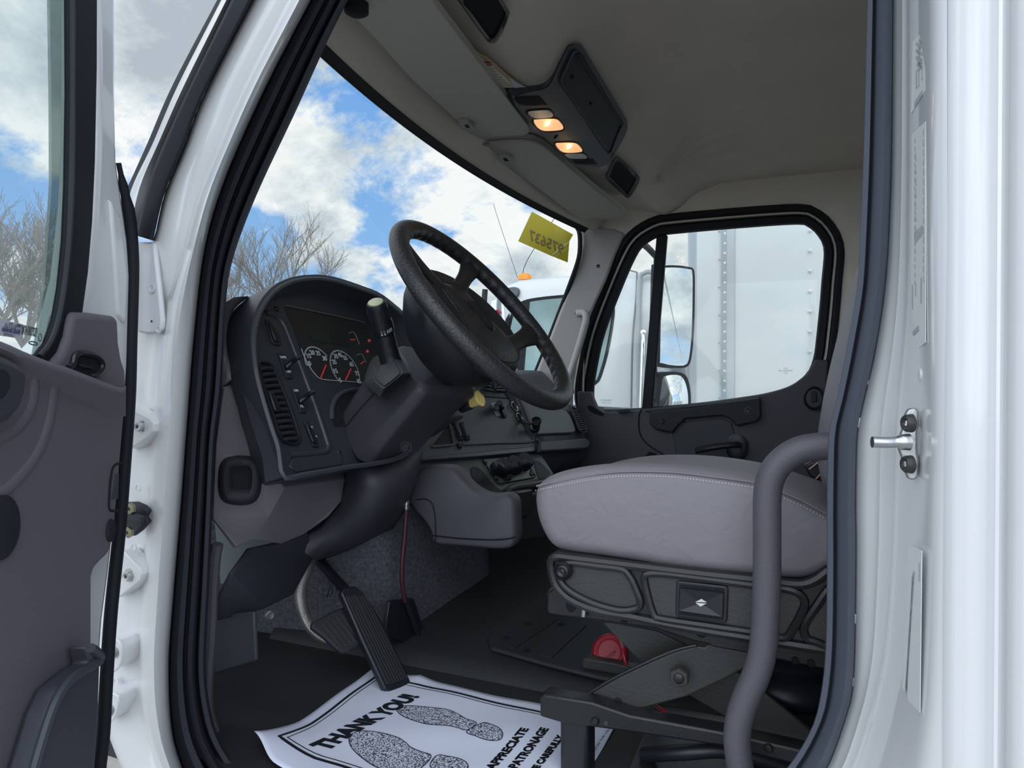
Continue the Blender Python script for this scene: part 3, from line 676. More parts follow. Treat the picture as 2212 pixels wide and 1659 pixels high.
prism('glass_edge', trace([(108, -200), (154, -200), (155, 0), (156, 400), (146, 560), (130, 690), (100, 770), (70, 790), (83, 720), (96, 620), (104, 520), (112, 400), (111, 200), (108, 0)], off(PD, -.0065)), -HN*.004, GL_E, win, bevel=0, smooth=0)
ETCH = mat('etch_dark', (.10, .12, .12), .8)
dd = V((math.cos(math.radians(65)), -math.sin(math.radians(65)), 0))
def slant(a, b, pl): return (P(*b, pl)-P(*a, pl)).normalized()
pw = off(PD, -.006)
stk = plate('dealer_sticker', [(-30, 688), (2, 690), (48, 700), (53, 704), (50, 728), (46, 732), (-5, 724), (-30, 720)], pw, .0006, mat('sticker_grey', (.62, .62, .66), .6), None, bevel=0)
tag(stk, 'pale grey dealer sticker with mirrored lettering low on the open door glass', 'sticker')
xs = slant((46, 712), (2, 703), pw); ys = slant((30, 725), (31, 705), pw)
text('sticker_text', 'CENTRAL', P(44, 714, pw), xs, ys, .0105, mat('etch_mid', (.3, .3, .36), .8), stk, mirror=True, sx=.68)
text('sticker_text', 'Truck Services', P(43, 722, pw), xs, ys, .0080, mat('etch_blue', (.14, .13, .26), .8), stk, mirror=True, bold=.0002, sx=.66)
text('sticker_text', 'Leasing', P(29, 727, pw), xs, ys, .0062, mat('etch_mid', (.3, .3, .36), .8), stk, mirror=True)
for i, s in enumerate(('TEMPERED AS-2 M70', 'DOT 43R-00 E2', 'LAM 03V15 T19')):
    text('etched_mark', s, P(80-i*1, 715+i*6.5, pw), xs, ys, .0056, ETCH, win, mirror=True, sx=.75)
tube('etched_circle', [P(86.5+3.3*math.cos(a), 729+8*math.sin(a), pw) for a in [i*math.pi/10 for i in range(20)]], .0006, ETCH, win, closed=True, seg=5)
tube('etched_oval', [P(71.5+9*math.cos(a), 741.5+3.4*math.sin(a)+1.8*math.cos(a), pw) for a in [i*math.pi/10 for i in range(20)]], .0009, ETCH, win, closed=True, seg=5)
# weather seal round the door edge
dsl = catmull(px3([(256, 352), (266, 400), (280, 470), (286, 540), (287, 600), (283, 740), (280, 853), (271, 980), (262, 1100), (256, 1167), (240, 1320), (231, 1450), (223, 1589), (215, 1659), (205, 1800)]), 60)
tube('door_edge_seal', [P(p.x, p.y, off(PD, -.01)) for p in dsl], [.004, .007]+[.0095]*28, RUB, do, seg=10)
# inner panel
PAN = [(158, 673), (200, 675), (250, 682), (258, 688), (260, 740), (266, 775), (274, 800), (276, 853), (270, 920), (258, 1060), (250, 1140), (243, 1190), (232, 1203), (219, 1215), (206, 1230), (202, 1245), (202, 1393), (219, 1425), (212, 1560), (206, 1659), (196, 1800), (-120, 1800), (-120, 700), (0, 739), (55, 762), (100, 782), (118, 780), (135, 760), (148, 725), (152, 700)]
plate('inner_panel', PAN, off(PD, .012), .035, PGREY, do, bevel=.012, seg=4)
# belt roll: darker upper band overlapping, with ledge below it
loft('belt_roll', [[P(x, y+dy, off(PD, o)) for x, y in [(p.x, p.y) for p in catmull(px3([(-120, 700), (0, 742), (55, 766), (114, 789), (143, 798), (195, 818), (241, 836), (262, 842), (272, 838)]), 40)]] for dy, o in ((-4, .010), (-5, .022), (0, .030), (10, .032), (24, .026), (44, .014), (60, .011))], PGREY, do, smooth=70, recalc=False)
plate('armrest_pocket', [(-120, 720), (0, 762), (30, 775), (60, 792), (64, 815), (60, 850), (48, 885), (28, 908), (0, 922), (-120, 940)], off(PD, .036), .025, DGREY, do, bevel=.01, seg=3)
plate('pocket_dimple', [(-60, 800), (0, 795), (14, 797), (24, 815), (22, 840), (10, 858), (-2, 862), (-60, 860)], off(PD, .037), .004, BLKM, do, smooth=30, bevel=.002)
tube('panel_ridge', [P(x, y, off(PD, .0015)) for x, y in ((105, 800), (97, 870), (84, 930), (60, 985), (20, 1035), (-30, 1075), (-120, 1120))], .014, PGREY, do, n=30, seg=10)
tube('panel_ridge', [P(x, y, off(PD, .006)) for x, y in ((66, 795), (62, 860), (50, 895), (20, 930), (-30, 950), (-120, 970))], .010, PGREY, do, n=30, seg=10)
# big dished area: a raised sweep lower down
lathe('speaker_boss', P(-2, 1140, off(PD, .013)), HN, [(.030, 0), (.030, .004), (.026, .006), (.001, .006)], BLKM, do, sx=1.25)
lathe('access_plug', P(238, 1146, off(PD, .013)), HN, [(.013, 0), (.013, .002), (.011, .003), (.001, .001)], BLKM, do, sx=1.3, sy=.9)
tube('latch_cover_seam', [P(x, y, off(PD, .0125)) for x, y in ((262, 1000), (246, 1006), (240, 1025), (236, 1060), (235, 1095), (240, 1103), (255, 1102))], .0018, DEEP, do, n=24, seg=6)
plate('latch_slot', [(248, 1024), (258, 1022), (256, 1078), (240, 1080)], off(PD, .0135), .003, DGREY, do, bevel=.002)
# handle recess in the sail
hr = plate('handle_recess', [(146, 795), (158, 785), (161, 772), (166, 765), (178, 763), (200, 767), (216, 776), (222, 788), (217, 801), (205, 810), (193, 813), (170, 806)], off(PD, .0145), .004, DEEP, do, smooth=50, bevel=.001)
tube('recess_rim', [P(x, y, off(PD, .016)) for x, y in ((148, 795), (158, 786), (161, 772), (168, 764), (180, 763), (202, 767), (217, 777), (222, 789), (217, 802), (205, 811), (193, 813))], .0042, BLK, hr, n=40, seg=8)
tube('release_paddle', [P(x, y, off(PD, .016)) for x, y in ((168, 787), (182, 791), (197, 794))], .003, BLK, hr, n=6, seg=6)
# map pocket
plate('map_pocket', [(189, 1395), (205, 1400), (219, 1422), (214, 1560), (207, 1659), (198, 1800), (30, 1800), (70, 1660), (105, 1540), (130, 1487), (170, 1452), (200, 1432)], off(PD, .045), .03, DGREY, do, bevel=.006, seg=3)
tube('map_pocket_lip', [P(x, y, off(PD, .046)) for x, y in ((196, 1400), (207, 1408), (217, 1424), (195, 1440), (160, 1462), (135, 1490), (110, 1540), (76, 1650), (40, 1790))], .0065, DGREY, do, n=50, seg=8)
# hinge leaves and check strap on the pillar
for k, (pix, bx_, lab) in enumerate((([(270, 878), (285, 882), (322, 904), (332, 914), (330, 932), (318, 945), (280, 970), (264, 972)], (304, 921), ''),
                      ([(255, 1188), (268, 1192), (302, 1228), (306, 1240), (302, 1254), (255, 1292), (240, 1292)], (279, 1243), ''),
                      )):
    h = plate('door_hinge', pix, PY(.790), .03, WHITE, do, bevel=.002, seg=3)
    bolt('hinge_bolt', P(bx_[0], bx_[1], PY(.789)), (.15, -1, 0), .0085, ZINC, h, h=.008)
for pix, c in (([(232, 1378), (256, 1384), (263, 1400), (261, 1430), (250, 1446), (232, 1446)], (245, 1410)), ([(225, 1500), (254, 1502), (256, 1520), (246, 1550), (236, 1558), (220, 1556)], (236, 1535))):
    b = plate('hinge_bracket', pix, PY(.785), .04, WHITE, do, bevel=.003, seg=3)
    loop = catmull(px3(pix), 24, True)
    tube('bracket_rim', [P(p.x, p.y, PY(.784)) for p in loop], .003, WHITE, b, closed=True, seg=8)
    bolt('bracket_bolt', P(c[0], c[1], PY(.782)), (.1, -1, 0), .007, ZINC, b)
ck = plate('check_strap', [(262, 1086), (290, 1085), (306, 1092), (318, 1104), (310, 1118), (318, 1128), (300, 1148), (284, 1160), (272, 1152), (262, 1130)], PY(.79), .012, BLKM, do, bevel=.004)
obox('check_arm', P(292, 1118, PY(.775)), V((.07, -.02, 0)), V((0, .008, 0)), V((0, 0, .014)), BLKM, ck, bevel=.003)
for x, y in ((285, 1098), (281, 1149)): bolt('strap_bolt', P(x, y, PY(.775)), (.1, -1, 0), .0095, mat('brass_bolt', (.33, .31, .22), .4, metal=.9), ck, hexa=True)

# ================================================================== B PILLAR FITTINGS
st = thing('door_striker', P(1965, 960, PJ), 'zinc door striker with a pin bolted to the white rear door pillar', 'door striker')
SP = [(1962, 884), (1974, 881), (1984, 884), (1986, 920), (1982, 930), (1982, 978), (1986, 994), (1984, 1030), (1975, 1038), (1961, 1035), (1952, 1012), (1950, 994), (1941, 970), (1941, 950), (1948, 932), (1954, 915), (1956, 895)]
PJo = off(PJ, .006)
pts = [P(x, y, PY(.83)) for x, y in SP]
cen = P(1966, 958, PY(.83))
prism('striker_plate', pts, V((.0, .012, 0)), ZINC, st, bevel=.0025, seg=3)
for x, y in ((1963, 914), (1962, 1003)):
    lathe('striker_bolt', P(x, y, PY(.829)), (-1, -.42, 0), [(.003, .001), (.0045, .004), (.0075, .005), (.0092, .003), (.010, -.003)], GMET, st, seg=20)
tube('striker_pin', [P(1964, 955, PY(.825)), P(1940, 955, PY(.822)), P(1912, 956, PY(.818)), P(1884, 955, PY(.815))], [.009, .0085, .006, .006, .006, .0062], STEEL, st, n=10, seg=16)
PJL = PL(((P(1996, 1350, PY(.80))-P(1917, 1350, PY(.928))).cross(V((0, 0, 1))+(P(1984, 1580, PY(.80))-P(2000, 1300, PY(.80))).normalized()*-.0)), P(1996, 1350, PY(.80)))
def jamb_label(pix, lab, prints, m, PJ=PJ):
    o = plate('jamb_label', pix, off(PJ, .0008), .0006, m, None, bevel=0)
    tag(o, lab, 'label', 'labels down the door pillar')
    ls = []
    for (x0, y0, x1, y1, w) in prints: ls.append(linepart(P(x0, y0, off(PJ, .001)), P(x1, y1, off(PJ, .001)), w, nrm(PJ), .0003))
    multi('printed_lines', ls, mat('faded_print', (.42, .44, .46), .8), o, smooth=0)
LBL = mat('label_white', (.82, .83, .80), .4)
random.seed(5)
jamb_label([(1971, 90), (1998, 62), (1999, 195), (1968, 246)], 'topmost white certification label on the door pillar',
           [(1981+random.uniform(-2, 8), y, 1984+random.uniform(-1, 9), y+5, .003) for y in range(85, 150, 3)]+[(1980, 152, 1980, 190, .006), (1985, 150, 1985, 186, .004), (1992, 142, 1992, 172, .004), (1976, 226, 1993, 200, .006)], LBL)
jamb_label([(1970, 290), (1999, 262), (1999, 740), (1967, 765)], 'very long white specification label down the middle of the door pillar',
           [(1976, 300+i*17, 1977, 308+i*17, .003) for i in range(19)]+[(1995, 280+i*21, 1995, 294+i*21, .003) for i in range(16)]+[(1978, 330+i*26, 1979, 348+i*26, .003) for i in range(7)]+[(1976+i*2.4, 500-i*2, 1976+i*2.4, 528-i*3, .003) for i in range(8)]+[(1971, 615, 1971, 668, .006), (1978, 612, 1978, 640, .004), (1990, 600, 1990, 655, .006), (1972, 722, 1985, 708, .006)], LBL)
jamb_label([(1961, 1175), (1991, 1190), (1987, 1540), (1949, 1500)], 'lowest clear edged warning label with faded grey print on the door pillar',
           [(1972-abs(i)*0.45, 1240+i*7, 1974-i*0.4, 1246+i*7, .012) for i in range(36)]+[(1986, 1216, 1986, 1256, .003)], mat('label_clear', (.78, .79, .80), .4), off(PJL, .0035))
# ================================================================== DASHBOARD
da = thing('dashboard', V((-1.2, 2.0, CZ-.45)), 'grey and charcoal dashboard with gauge pod, air vents and switch panels across the cab', 'dashboard')
TD = .452
PLD = PL((1, 0, TD), (-.995, 1.4, CZ))                 # gauge pod face
RIM = [(618, 1028), (612, 1012), (606, 967), (594, 930), (582, 892), (561, 816), (553, 756), (555, 711), (567, 672), (585, 644), (606, 624), (640, 609), (681, 604), (712, 607), (741, 614), (780, 627), (817, 641), (850, 666), (874, 690), (900, 740), (915, 800), (920, 860), (900, 930), (860, 985), (741, 1006), (660, 1020)]
SEAM = [(588, 1031), (570, 1006), (556, 975), (545, 945), (530, 907), (512, 855), (500, 819), (490, 741), (491, 715), (494, 696), (509, 665), (539, 640)]
NR = 90
def cl(pix, pl, n=NR): return [P(p.x, p.y, pl) for p in catmull(px3(pix), n, True)]
def inset3(pts, nn, d):
    k = len(pts); c = sum(pts, V((0, 0, 0)))/k
    A = sum(((pts[i]-c).cross(pts[(i+1) % k]-c)).dot(nn) for i in range(k)); sg = 1 if A > 0 else -1
    return [p+nn.cross((pts[(i+1) % k]-pts[i-1]).normalized())*sg*d for i, p in enumerate(pts)]
nD = nrm(PLD)
rim = cl(RIM, off(PLD, .045))
lip_o = inset3(rim, nD, -.030)
def shift(pts, v): return [p+V(v) for p in pts]
def scale_to(pts, c, s): return [V(c)+(p-V(c))*s for p in pts]
# hood body: from far forward, over the lip, down to the recessed panel
SEAMF = [(588, 1031), (577, 1019), (556, 975), (540, 930), (525, 892), (500, 819), (490, 741), (491, 706), (503, 674), (522, 654), (545, 637), (590, 621), (655, 613), (690, 613), (725, 621), (765, 634), (805, 650), (842, 674), (868, 698), (894, 745), (910, 802), (914, 860), (895, 930), (855, 988), (738, 1010), (630, 1030)]
def paired(ctrl, pl, n=NR):
    """same parameter as the rim: piecewise by control point"""
    a = catmull(px3(RIM), n, True); dense = []; K_ = len(RIM)
    def cr(C, i, t):
        p0, p1, p2, p3 = [V((*C[(i+k) % K_], 0)) for k in (-1, 0, 1, 2)]
        return .5*((2*p1)+(p2-p0)*t+(2*p0-5*p1+4*p2-p3)*t*t+(3*p1-p0-3*p2+p3)*t*t*t)
    L = [0]; prm = []
    last = cr(RIM, 0, 0)
    for i in range(K_):
        for k in range(10):
            q = cr(RIM, i, (k+1)/10); L.append(L[-1]+(q-last).length); last = q
    out = []; tot = L[-1]; j = 0
    for k in range(n):
        sL = tot*k/n
        while L[j+1] < sL: j += 1
        f = j+(sL-L[j])/(L[j+1]-L[j]); q = cr(ctrl, int(f/10) % K_, f/10-int(f/10)); out.append(P(q.x, q.y, pl))
    return out
seamloop = paired(SEAMF, off(PLD, -.035))
body = [[V((p.x-.22, p.y+.16*(1 if p.y < 1.3 else .2), p.z-.09)) for p in seamloop], [p+V((-.02, .016, -.01)) for p in seamloop], seamloop]
body.append([a_.lerp(b_, .5)+nD*.012 for a_, b_ in zip(seamloop, inset3(rim, nD, -.012))])
body.append([a_.lerp(b_, .85)+nD*.010 for a_, b_ in zip(seamloop, inset3(rim, nD, -.012))])
body.append(inset3(shift(rim, nD*-.002), nD, -.009))
body.append(inset3(shift(rim, nD*.002), nD, -.004))
body.append(inset3(rim, nD, .001))
body.append(shift(inset3(rim, nD, .004), nD*-.02))
panel_loop = shift(inset3(rim, nD, .008), nD*-.055)
body.append(panel_loop)
loft('gauge_hood', body, DGREY, da, closed=True, smooth=45, recalc=False)
PPA = off(PLD, -.010)
mesh('switch_panel', inset3(shift(panel_loop, nD*.0), nD, -.002), [tuple(range(NR))], GLOSSB, da, smooth=0)
DP = lambda x, y, o=0: P(x, y, off(PPA, o))
# raised border between the switch bank and the gauges
ZP = lambda x, y: (x*.3014+440, y*.3014+560)
tube('panel_ridge', [DP(*ZP(x, y), -.001) for x, y in ((440, 385), (500, 400), (560, 450), (610, 560), (700, 790), (800, 1060), (885, 1320), (890, 1360), (860, 1385), (740, 1398), (610, 1410))], .0075, GLOSSB, da, n=60, seg=10)
# gauge bezel block (slightly proud slope between ridge and lens)
lens = [ZP(x, y) for x, y in ((592, 335), (840, 385), (1100, 440), (1180, 500), (1240, 620), (1260, 760), (1240, 890), (1145, 885), (850, 860), (800, 825), (740, 750), (700, 660), (640, 480))]
LP = off(PPA, .0015)
mesh('gauge_lens', [P(x, y, LP) for x, y in [(p.x, p.y) for p in catmull(px3(lens), 60, True)]], [tuple(range(60))], mat('gauge_face', (.016, .019, .022), .35), da, smooth=0)
tube('lens_edge', [P(*ZP(x, y), off(LP, .001)) for x, y in ((700, 640), (722, 700), (760, 770), (800, 825), (850, 860), (1000, 873), (1145, 885), (1180, 890))], .0010, mat('edge_light', (.5, .52, .54), .4), da, n=40, seg=6)
tube('lens_top_edge', [P(*ZP(x, y), off(LP, .002)) for x, y in ((592, 332), (840, 383), (1100, 440), (1150, 455))], .0016, DGREEN, da, n=20, seg=6)
plate('message_display', [ZP(x, y) for x, y in ((745, 505), (900, 535), (930, 605), (770, 580))], off(LP, .001), .0008, mat('display_green', (.010, .026, .020), .3), da, bevel=0)
plate('message_display', [ZP(x, y) for x, y in ((905, 535), (1015, 555), (1050, 630), (935, 607))], off(LP, .001), .0008, mat('display_dark', (.012, .018, .022), .3), da, bevel=0)
GP = off(LP, .0012)
AX = V((0, 1, 0)); AYd = V((-TD, 0, 1)).normalized()    # in-plane right / up
def gpt(c, r, deg): a = math.radians(deg); return c+(AX*math.cos(a)+AYd*math.sin(a))*r
def solve_circle(p, q, s):
    A, B, C = [P(*ZP(*k), GP) for k in (p, q, s)]
    f = lambda v: ((v-A).dot(AX), (v-A).dot(AYd))
    (x1, y1), (x2, y2) = f(B), f(C)
    d = 2*(x1*y2-y1*x2); ux = (y2*(x1*x1+y1*y1)-y1*(x2*x2+y2*y2))/d; uy = (x1*(x2*x2+y2*y2)-x2*(x1*x1+y1*y1))/d
    return A+AX*ux+AYd*uy, math.hypot(ux, uy)
def deg_of(c, p):
    v = P(*ZP(*p), GP)-c; return math.degrees(math.atan2(v.dot(AYd), v.dot(AX)))
FACE = mat('gauge_print', (.55, .60, .64), .5)
def gauge(arc, labels, ticks, a0, a1, needle, w):
    c, r = solve_circle(*arc)
    g = lathe('gauge_dial', c-nD*.0006, nD, [(r*.97, 0), (r*.97, .0004), (.001, .0004)], mat('dial_face', (.02, .022, .024), .4), da, seg=40, smooth=0) if False else None
    if a0 < 0: a0 += 360
    n = 36; pts = [gpt(c, r, a0+(a1-a0)*i/n) for i in range(n+1)]
    ls = [linepart(pts[i], pts[i+1]+(pts[i+1]-pts[i])*.1, w, nD, .0003) for i in range(n)]
    arcm = multi('dial_scale', ls, mat('scale_print', (.30, .33, .36), .5) if w > .003 else FACE, da, smooth=0)
    if ticks: multi('dial_ticks', [linepart(gpt(c, r, a0+(a1-a0)*i/ticks), gpt(c, r*.93, a0+(a1-a0)*i/ticks), .0012, nD, .0004) for i in range(ticks+1)], FACE, arcm, smooth=0)
    for s, p in labels:
        q = P(*ZP(*p), GP); text('dial_numeral', s, q-AYd*.006, AX, AYd, .0165, FACE, da, 'CENTER', bold=.0002)
    A, B = [P(*ZP(*k), off(GP, .002)) for k in needle]
    mesh('needle', *linepart(A, B, .0032, nD, .001), mat('needle_red', (.62, .05, .06), .5, emit=(.6, .04, .05), estr=.12), da, smooth=0)
    return c, r
c, r = solve_circle((722, 690), (790, 628), (880, 690))
gauge(((722, 690), (790, 628), (880, 690)), [('10', (750, 745)), ('15', (750, 692)), ('20', (775, 668)), ('25', (818, 672)), ('30', (864, 710))], 24, deg_of(c, (745, 760)), deg_of(c, (883, 695)), ((838, 852), (876, 758)), .0016)
c, r = solve_circle((908, 700), (965, 655), (1080, 745))
gauge(((908, 700), (965, 655), (1080, 745)), [('5', (978, 866)), ('15', (942, 800)), ('25', (934, 735)), ('35', (946, 695)), ('45', (975, 685)), ('55', (1012, 706)), ('65', (1058, 752)), ('75', (1098, 818)), ('85', (1112, 874))], 16, deg_of(c, (968, 866))+0, deg_of(c, (1130, 880)), ((1016, 866), (1054, 785)), .0038)
for pts in (((1040, 530), (1075, 525), (1105, 580), (1115, 610)), ((1095, 690), (1130, 680), (1155, 720), (1160, 740))):
    tube('small_gauge_arc', [P(*ZP(*p), GP) for p in pts], .0012, mat('arc_print', (.28, .26, .26), .5), da, n=16, seg=6)
mesh('needle', *linepart(P(*ZP(1050, 577), GP), P(*ZP(1085, 577), GP), .003, nD, .001), MATS['needle_red'], da, smooth=0)
mesh('needle', *linepart(P(*ZP(1122, 752), GP), P(*ZP(1148, 732), GP), .003, nD, .001), MATS['needle_red'], da, smooth=0)
# column cut-out ring below the gauges
tube('column_cutout', [DP(*ZP(x, y), .0) for x, y in ((920, 1150), (918, 1080), (940, 1010), (990, 960), (1060, 938), (1130, 935))], .006, DGREY, da, n=24, seg=8)
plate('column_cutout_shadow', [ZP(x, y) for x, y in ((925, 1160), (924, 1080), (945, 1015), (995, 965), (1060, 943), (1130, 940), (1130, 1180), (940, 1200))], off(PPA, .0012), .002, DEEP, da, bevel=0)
# rocker switches
def rocker(name, base, key, lab=None, lever=None, txt=()):
    b = plate(name, [ZP(*p) for p in base], off(PPA, .005), .008, BLKM, da, bevel=.0015, label=lab)
    if key: plate('rocker_key', [ZP(*p) for p in key], off(PPA, .010), .007, BLK, b, bevel=.002)
    if lever:
        tube('paddle', [DP(*ZP(*lever[0]), .008), DP(*ZP(*lever[1]), .022), DP(*ZP(*lever[2]), .036), DP(*ZP(*lever[3]), .040)], [.009, .0075, .0065, .0055], BLK, b, n=12, seg=10, flat=.8)
    for s, p, z in txt: text('switch_text', s, DP(*ZP(*p), .0055), AX*.9+AYd*-.0, AYd, z, PRINTW, b, 'CENTER')
    return b
rocker('rocker_switch', [(445, 432), (478, 440), (556, 600), (555, 618), (505, 605), (488, 580)], [(470, 452), (495, 465), (556, 560), (545, 592), (515, 580), (490, 520)])
rocker('rocker_switch', [(535, 668), (570, 672), (645, 840), (640, 855), (600, 850), (590, 830)], None, lever=((592, 775), (635, 735), (665, 712), (690, 706)), txt=(('WPR', (572, 712), .0085), ('OFF', (612, 815), .0085)))
rocker('rocker_switch', [(628, 915), (662, 920), (742, 1085), (738, 1100), (700, 1095), (690, 1075)], None, lever=((690, 1022), (735, 985), (765, 962), (790, 952)), txt=(('ON', (664, 950), .0085), ('HL', (706, 1062), .0085)))
rocker('rocker_switch', [(718, 1155), (752, 1160), (830, 1330), (826, 1347), (790, 1340), (778, 1320)], [(735, 1178), (765, 1185), (820, 1300), (808, 1318), (785, 1308)], txt=(('A/C', (772, 1212), .0075), ('DIM', (798, 1280), .0075)))
for x, y in ((522, 355), (968, 1385)): bolt('panel_screw', DP(*ZP(x, y), .001), nD, .0055, BLK, da)
# oval air vent with slats
VO = [(392, 745), (420, 738), (460, 745), (500, 780), (540, 870), (600, 1010), (650, 1150), (685, 1260), (685, 1300), (655, 1322), (615, 1318), (580, 1300), (545, 1260), (510, 1150), (450, 970), (405, 820)]
vent = plate('air_vent', [ZP(*p) for p in VO], off(PPA, .002), .003, DEEP, da, smooth=60, bevel=0)
tube('vent_rim', [DP(*ZP(x, y), .004) for x, y in VO], .0035, BLK, vent, closed=True, n=70, seg=8)
for i in range(13):
    t = i/12; y = 775+t*505; xl = 398+t*165; xr = 498+t*178 - (20*abs(t-.5))
    lft = DP(*ZP(xl, y+14), .006); rgt = DP(*ZP(xr, y+8), .006)
    tube('vent_slat', [lft, lft.lerp(rgt, .5)+nD*.003, rgt], .0042, BLKM, vent, n=8, seg=8)
plate('vent_tab', [ZP(*p) for p in ((470, 950), (505, 945), (560, 1070), (550, 1095), (515, 1085), (500, 1040))], off(PPA, .014), .008, BLK, vent, bevel=.003)
# bottom tray strip of the pod
plate('pod_lower_strip', [(636, 985), (640, 978), (700, 973), (738, 966), (741, 1004), (640, 1020), (625, 1005)], off(PPA, .003), .004, GLOSSB, da, bevel=.002)

# ---- dash top and end cap (grey)
rows = []
top = []
for x, z in ((-1.58, -.05), (-1.45, -.03), (-1.30, .0), (-1.20, .02), (-1.12, .0), (-1.09, -.06), (-1.16, -.16), (-1.28, -.3)):
    rows.append([V((x, y, CZ+z-(.05 if y > 1.85 else 0)-(.015 if y > 2.7 else 0))) for y in (.99, 1.2, 1.5, 1.8, 1.9, 2.1, 2.4, 2.7, 2.9, 3.03)])
loft('dash_top', rows, DGREEN, da, smooth=60, sub=1)
# grey end panel beside the gauge pod, wrapping under it: real folded sheet
EC = [(500, 660, 1.03, 'x'), ]
sm_l = [(p.x, p.y) for p in catmull(px3(list(reversed(SEAM))), 30)]
# seam in 3D is the lip's outer edge pushed forward
seam3 = [P(p.x, p.y, off(PLD, -.033)) for p in catmull(px3([(539, 640), (509, 665), (494, 696), (491, 715), (490, 741), (500, 819)]), 30)]
outer = [(506, 642), (494, 668), (486, 700), (484, 740), (480, 790), (478, 837)]
out3 = [P(p.x, p.y, PY(1.0)) for p in catmull(px3(outer), 30)]
loft('dash_end_cap', [[p+V((-.3, 0, -.12)) for p in out3], out3, [a.lerp(b, .5)+V((.006, -.004, 0)) for a, b in zip(out3, seam3)], seam3, [p+V((-.10, .03, 0)) for p in seam3]], PGREY, da, smooth=50, recalc=False)
# knee bolster: left facet, ridge, right facet
vtx = {
 'a': P(500, 830, PY(1.03)), 'b': P(478, 837, PY(1.0)), 'c': P(464, 960, PY(1.0)), 'd': P(456, 1119, PY(1.0)), 'e': P(504, 1185, PY(1.02)),
 'f': P(540, 1162, PY(1.07)), 'g': P(575, 1110, PY(1.09)), 'h': P(607, 1053, PY(1.10)), 'i': P(591, 1030, PY(1.10)), 'j': P(570, 1006, PY(1.08)), 'k': P(530, 907, PY(1.05)),
 'l': P(600, 1170, PY(1.16)), 'm': P(650, 1150, PY(1.22)), 'n': P(705, 1119, PY(1.28)), 'o': P(732, 1079, PY(1.32)), 'p': P(745, 1037, PY(1.35)), 'q': P(734, 1016, PY(1.36)),
 'r': P(670, 1045, PY(1.22)), 's': P(665, 1023, PY(1.24))}
K = list(vtx); ix = {k: i for i, k in enumerate(K)}
fcs = ['abck', 'ckjc', 'cjid', 'idhi', 'dihg', 'dgfe', 'hgls', 'isrh', 'sqpr', 'hrlg', 'rmlr', 'rpom', 'omn', 'gfl']
fcs = ['bakc', 'ckj', 'cji', 'cihg', 'cgd', 'dgf', 'dfe', 'ihrs', 'srpq', 'hrmlg', 'rpom', 'omn', 'glf']
mesh('knee_bolster', [vtx[k] for k in K], [tuple(ix[c] for c in f) for f in fcs], PGREY, da, solid=.012, soff=-1, bevel=.006, seg=3)
PK = PL(( .45, -1, .0), P(520, 1040, PY(1.035)))
# rubber cup holder style oval port
PKF = PL(nrm((( (vtx['c']-vtx['i']).cross(vtx['d']-vtx['i'])).normalized(), vtx['i'])), vtx['i'])
loops = []
port = [(500, 986), (520, 984), (548, 988), (562, 1002), (567, 1025), (565, 1055), (556, 1078), (540, 1089), (515, 1091), (488, 1086), (474, 1070), (471, 1040), (474, 1008), (484, 992)]
def ins(pix, d): return offset_loop([(p.x, p.y) for p in catmull(px3(pix), 50, True)], d)
hole = [(505, 1012), (540, 1012), (546, 1018), (545, 1050), (540, 1056), (510, 1056), (503, 1050), (502, 1018)]
loft('port_boot', [[P(x, y, off(PKF, o)) for x, y in ins(pp, d)] for pp, d, o in ((port, 2, .0), (port, 0, .016), (port, -6, .034), (port, -13, .039), (port, -22, .036), (hole, 4, .032), (hole, 0, .026), (hole, -2, .023))], BLKM, da, closed=True, smooth=60)
mesh('port_hole', [P(x, y, off(PKF, .0245)) for x, y in ins(hole, 1)], [tuple(range(50))], DEEP, da, smooth=0)
lathe('blanking_plug', P(522, 1115, off(PKF, .008)), nrm(PKF), [(.0135, 0), (.0135, .001), (.011, .002), (.0105, .0005), (.001, .0005)], BLKM, da, seg=20)
PLO = PL((.75, -.5, -.45), P(640, 1110, PY(1.20)))
lathe('ignition_bezel', P(631, 1114, off(PLO, .004)), nrm(PLO), [(.027, -.01), (.026, .006), (.022, .009), (.016, .008)], BLK, da, seg=26)
kk = lathe('ignition_lock', P(631, 1114, off(PLO, .008)), nrm(PLO), [(.0135, 0), (.0135, .004), (.011, .006), (.008, .0045), (.001, .0045)], STEEL, da, seg=26)
mesh('key_slot', *boxpart(P(631, 1114, off(PLO, .0135)), V((0, 0, 1))*.009, V((0, 1, 0))*.002, nrm(PLO)*.001), DEEP, kk, smooth=0)
# dark panels under the bolster
def poly(name, pts, faces, m, parent, **k): return mesh(name, [P(x, y, PY(d)) for x, y, d in pts], faces, m, parent, **k)
poly('lower_cover', [(539, 1185, 1.09), (612, 1172, 1.17), (665, 1146, 1.24), (677, 1208, 1.28), (634, 1285, 1.22), (573, 1316, 1.13), (468, 1343, 1.03), (472, 1289, 1.02), (500, 1240, 1.03)],
     [(0, 1, 2, 3), (0, 3, 4, 5), (0, 5, 8), (5, 6, 7, 8)], mat('lower_cover_plastic', (.022, .024, .034), .6), da, solid=.01, bevel=.004)
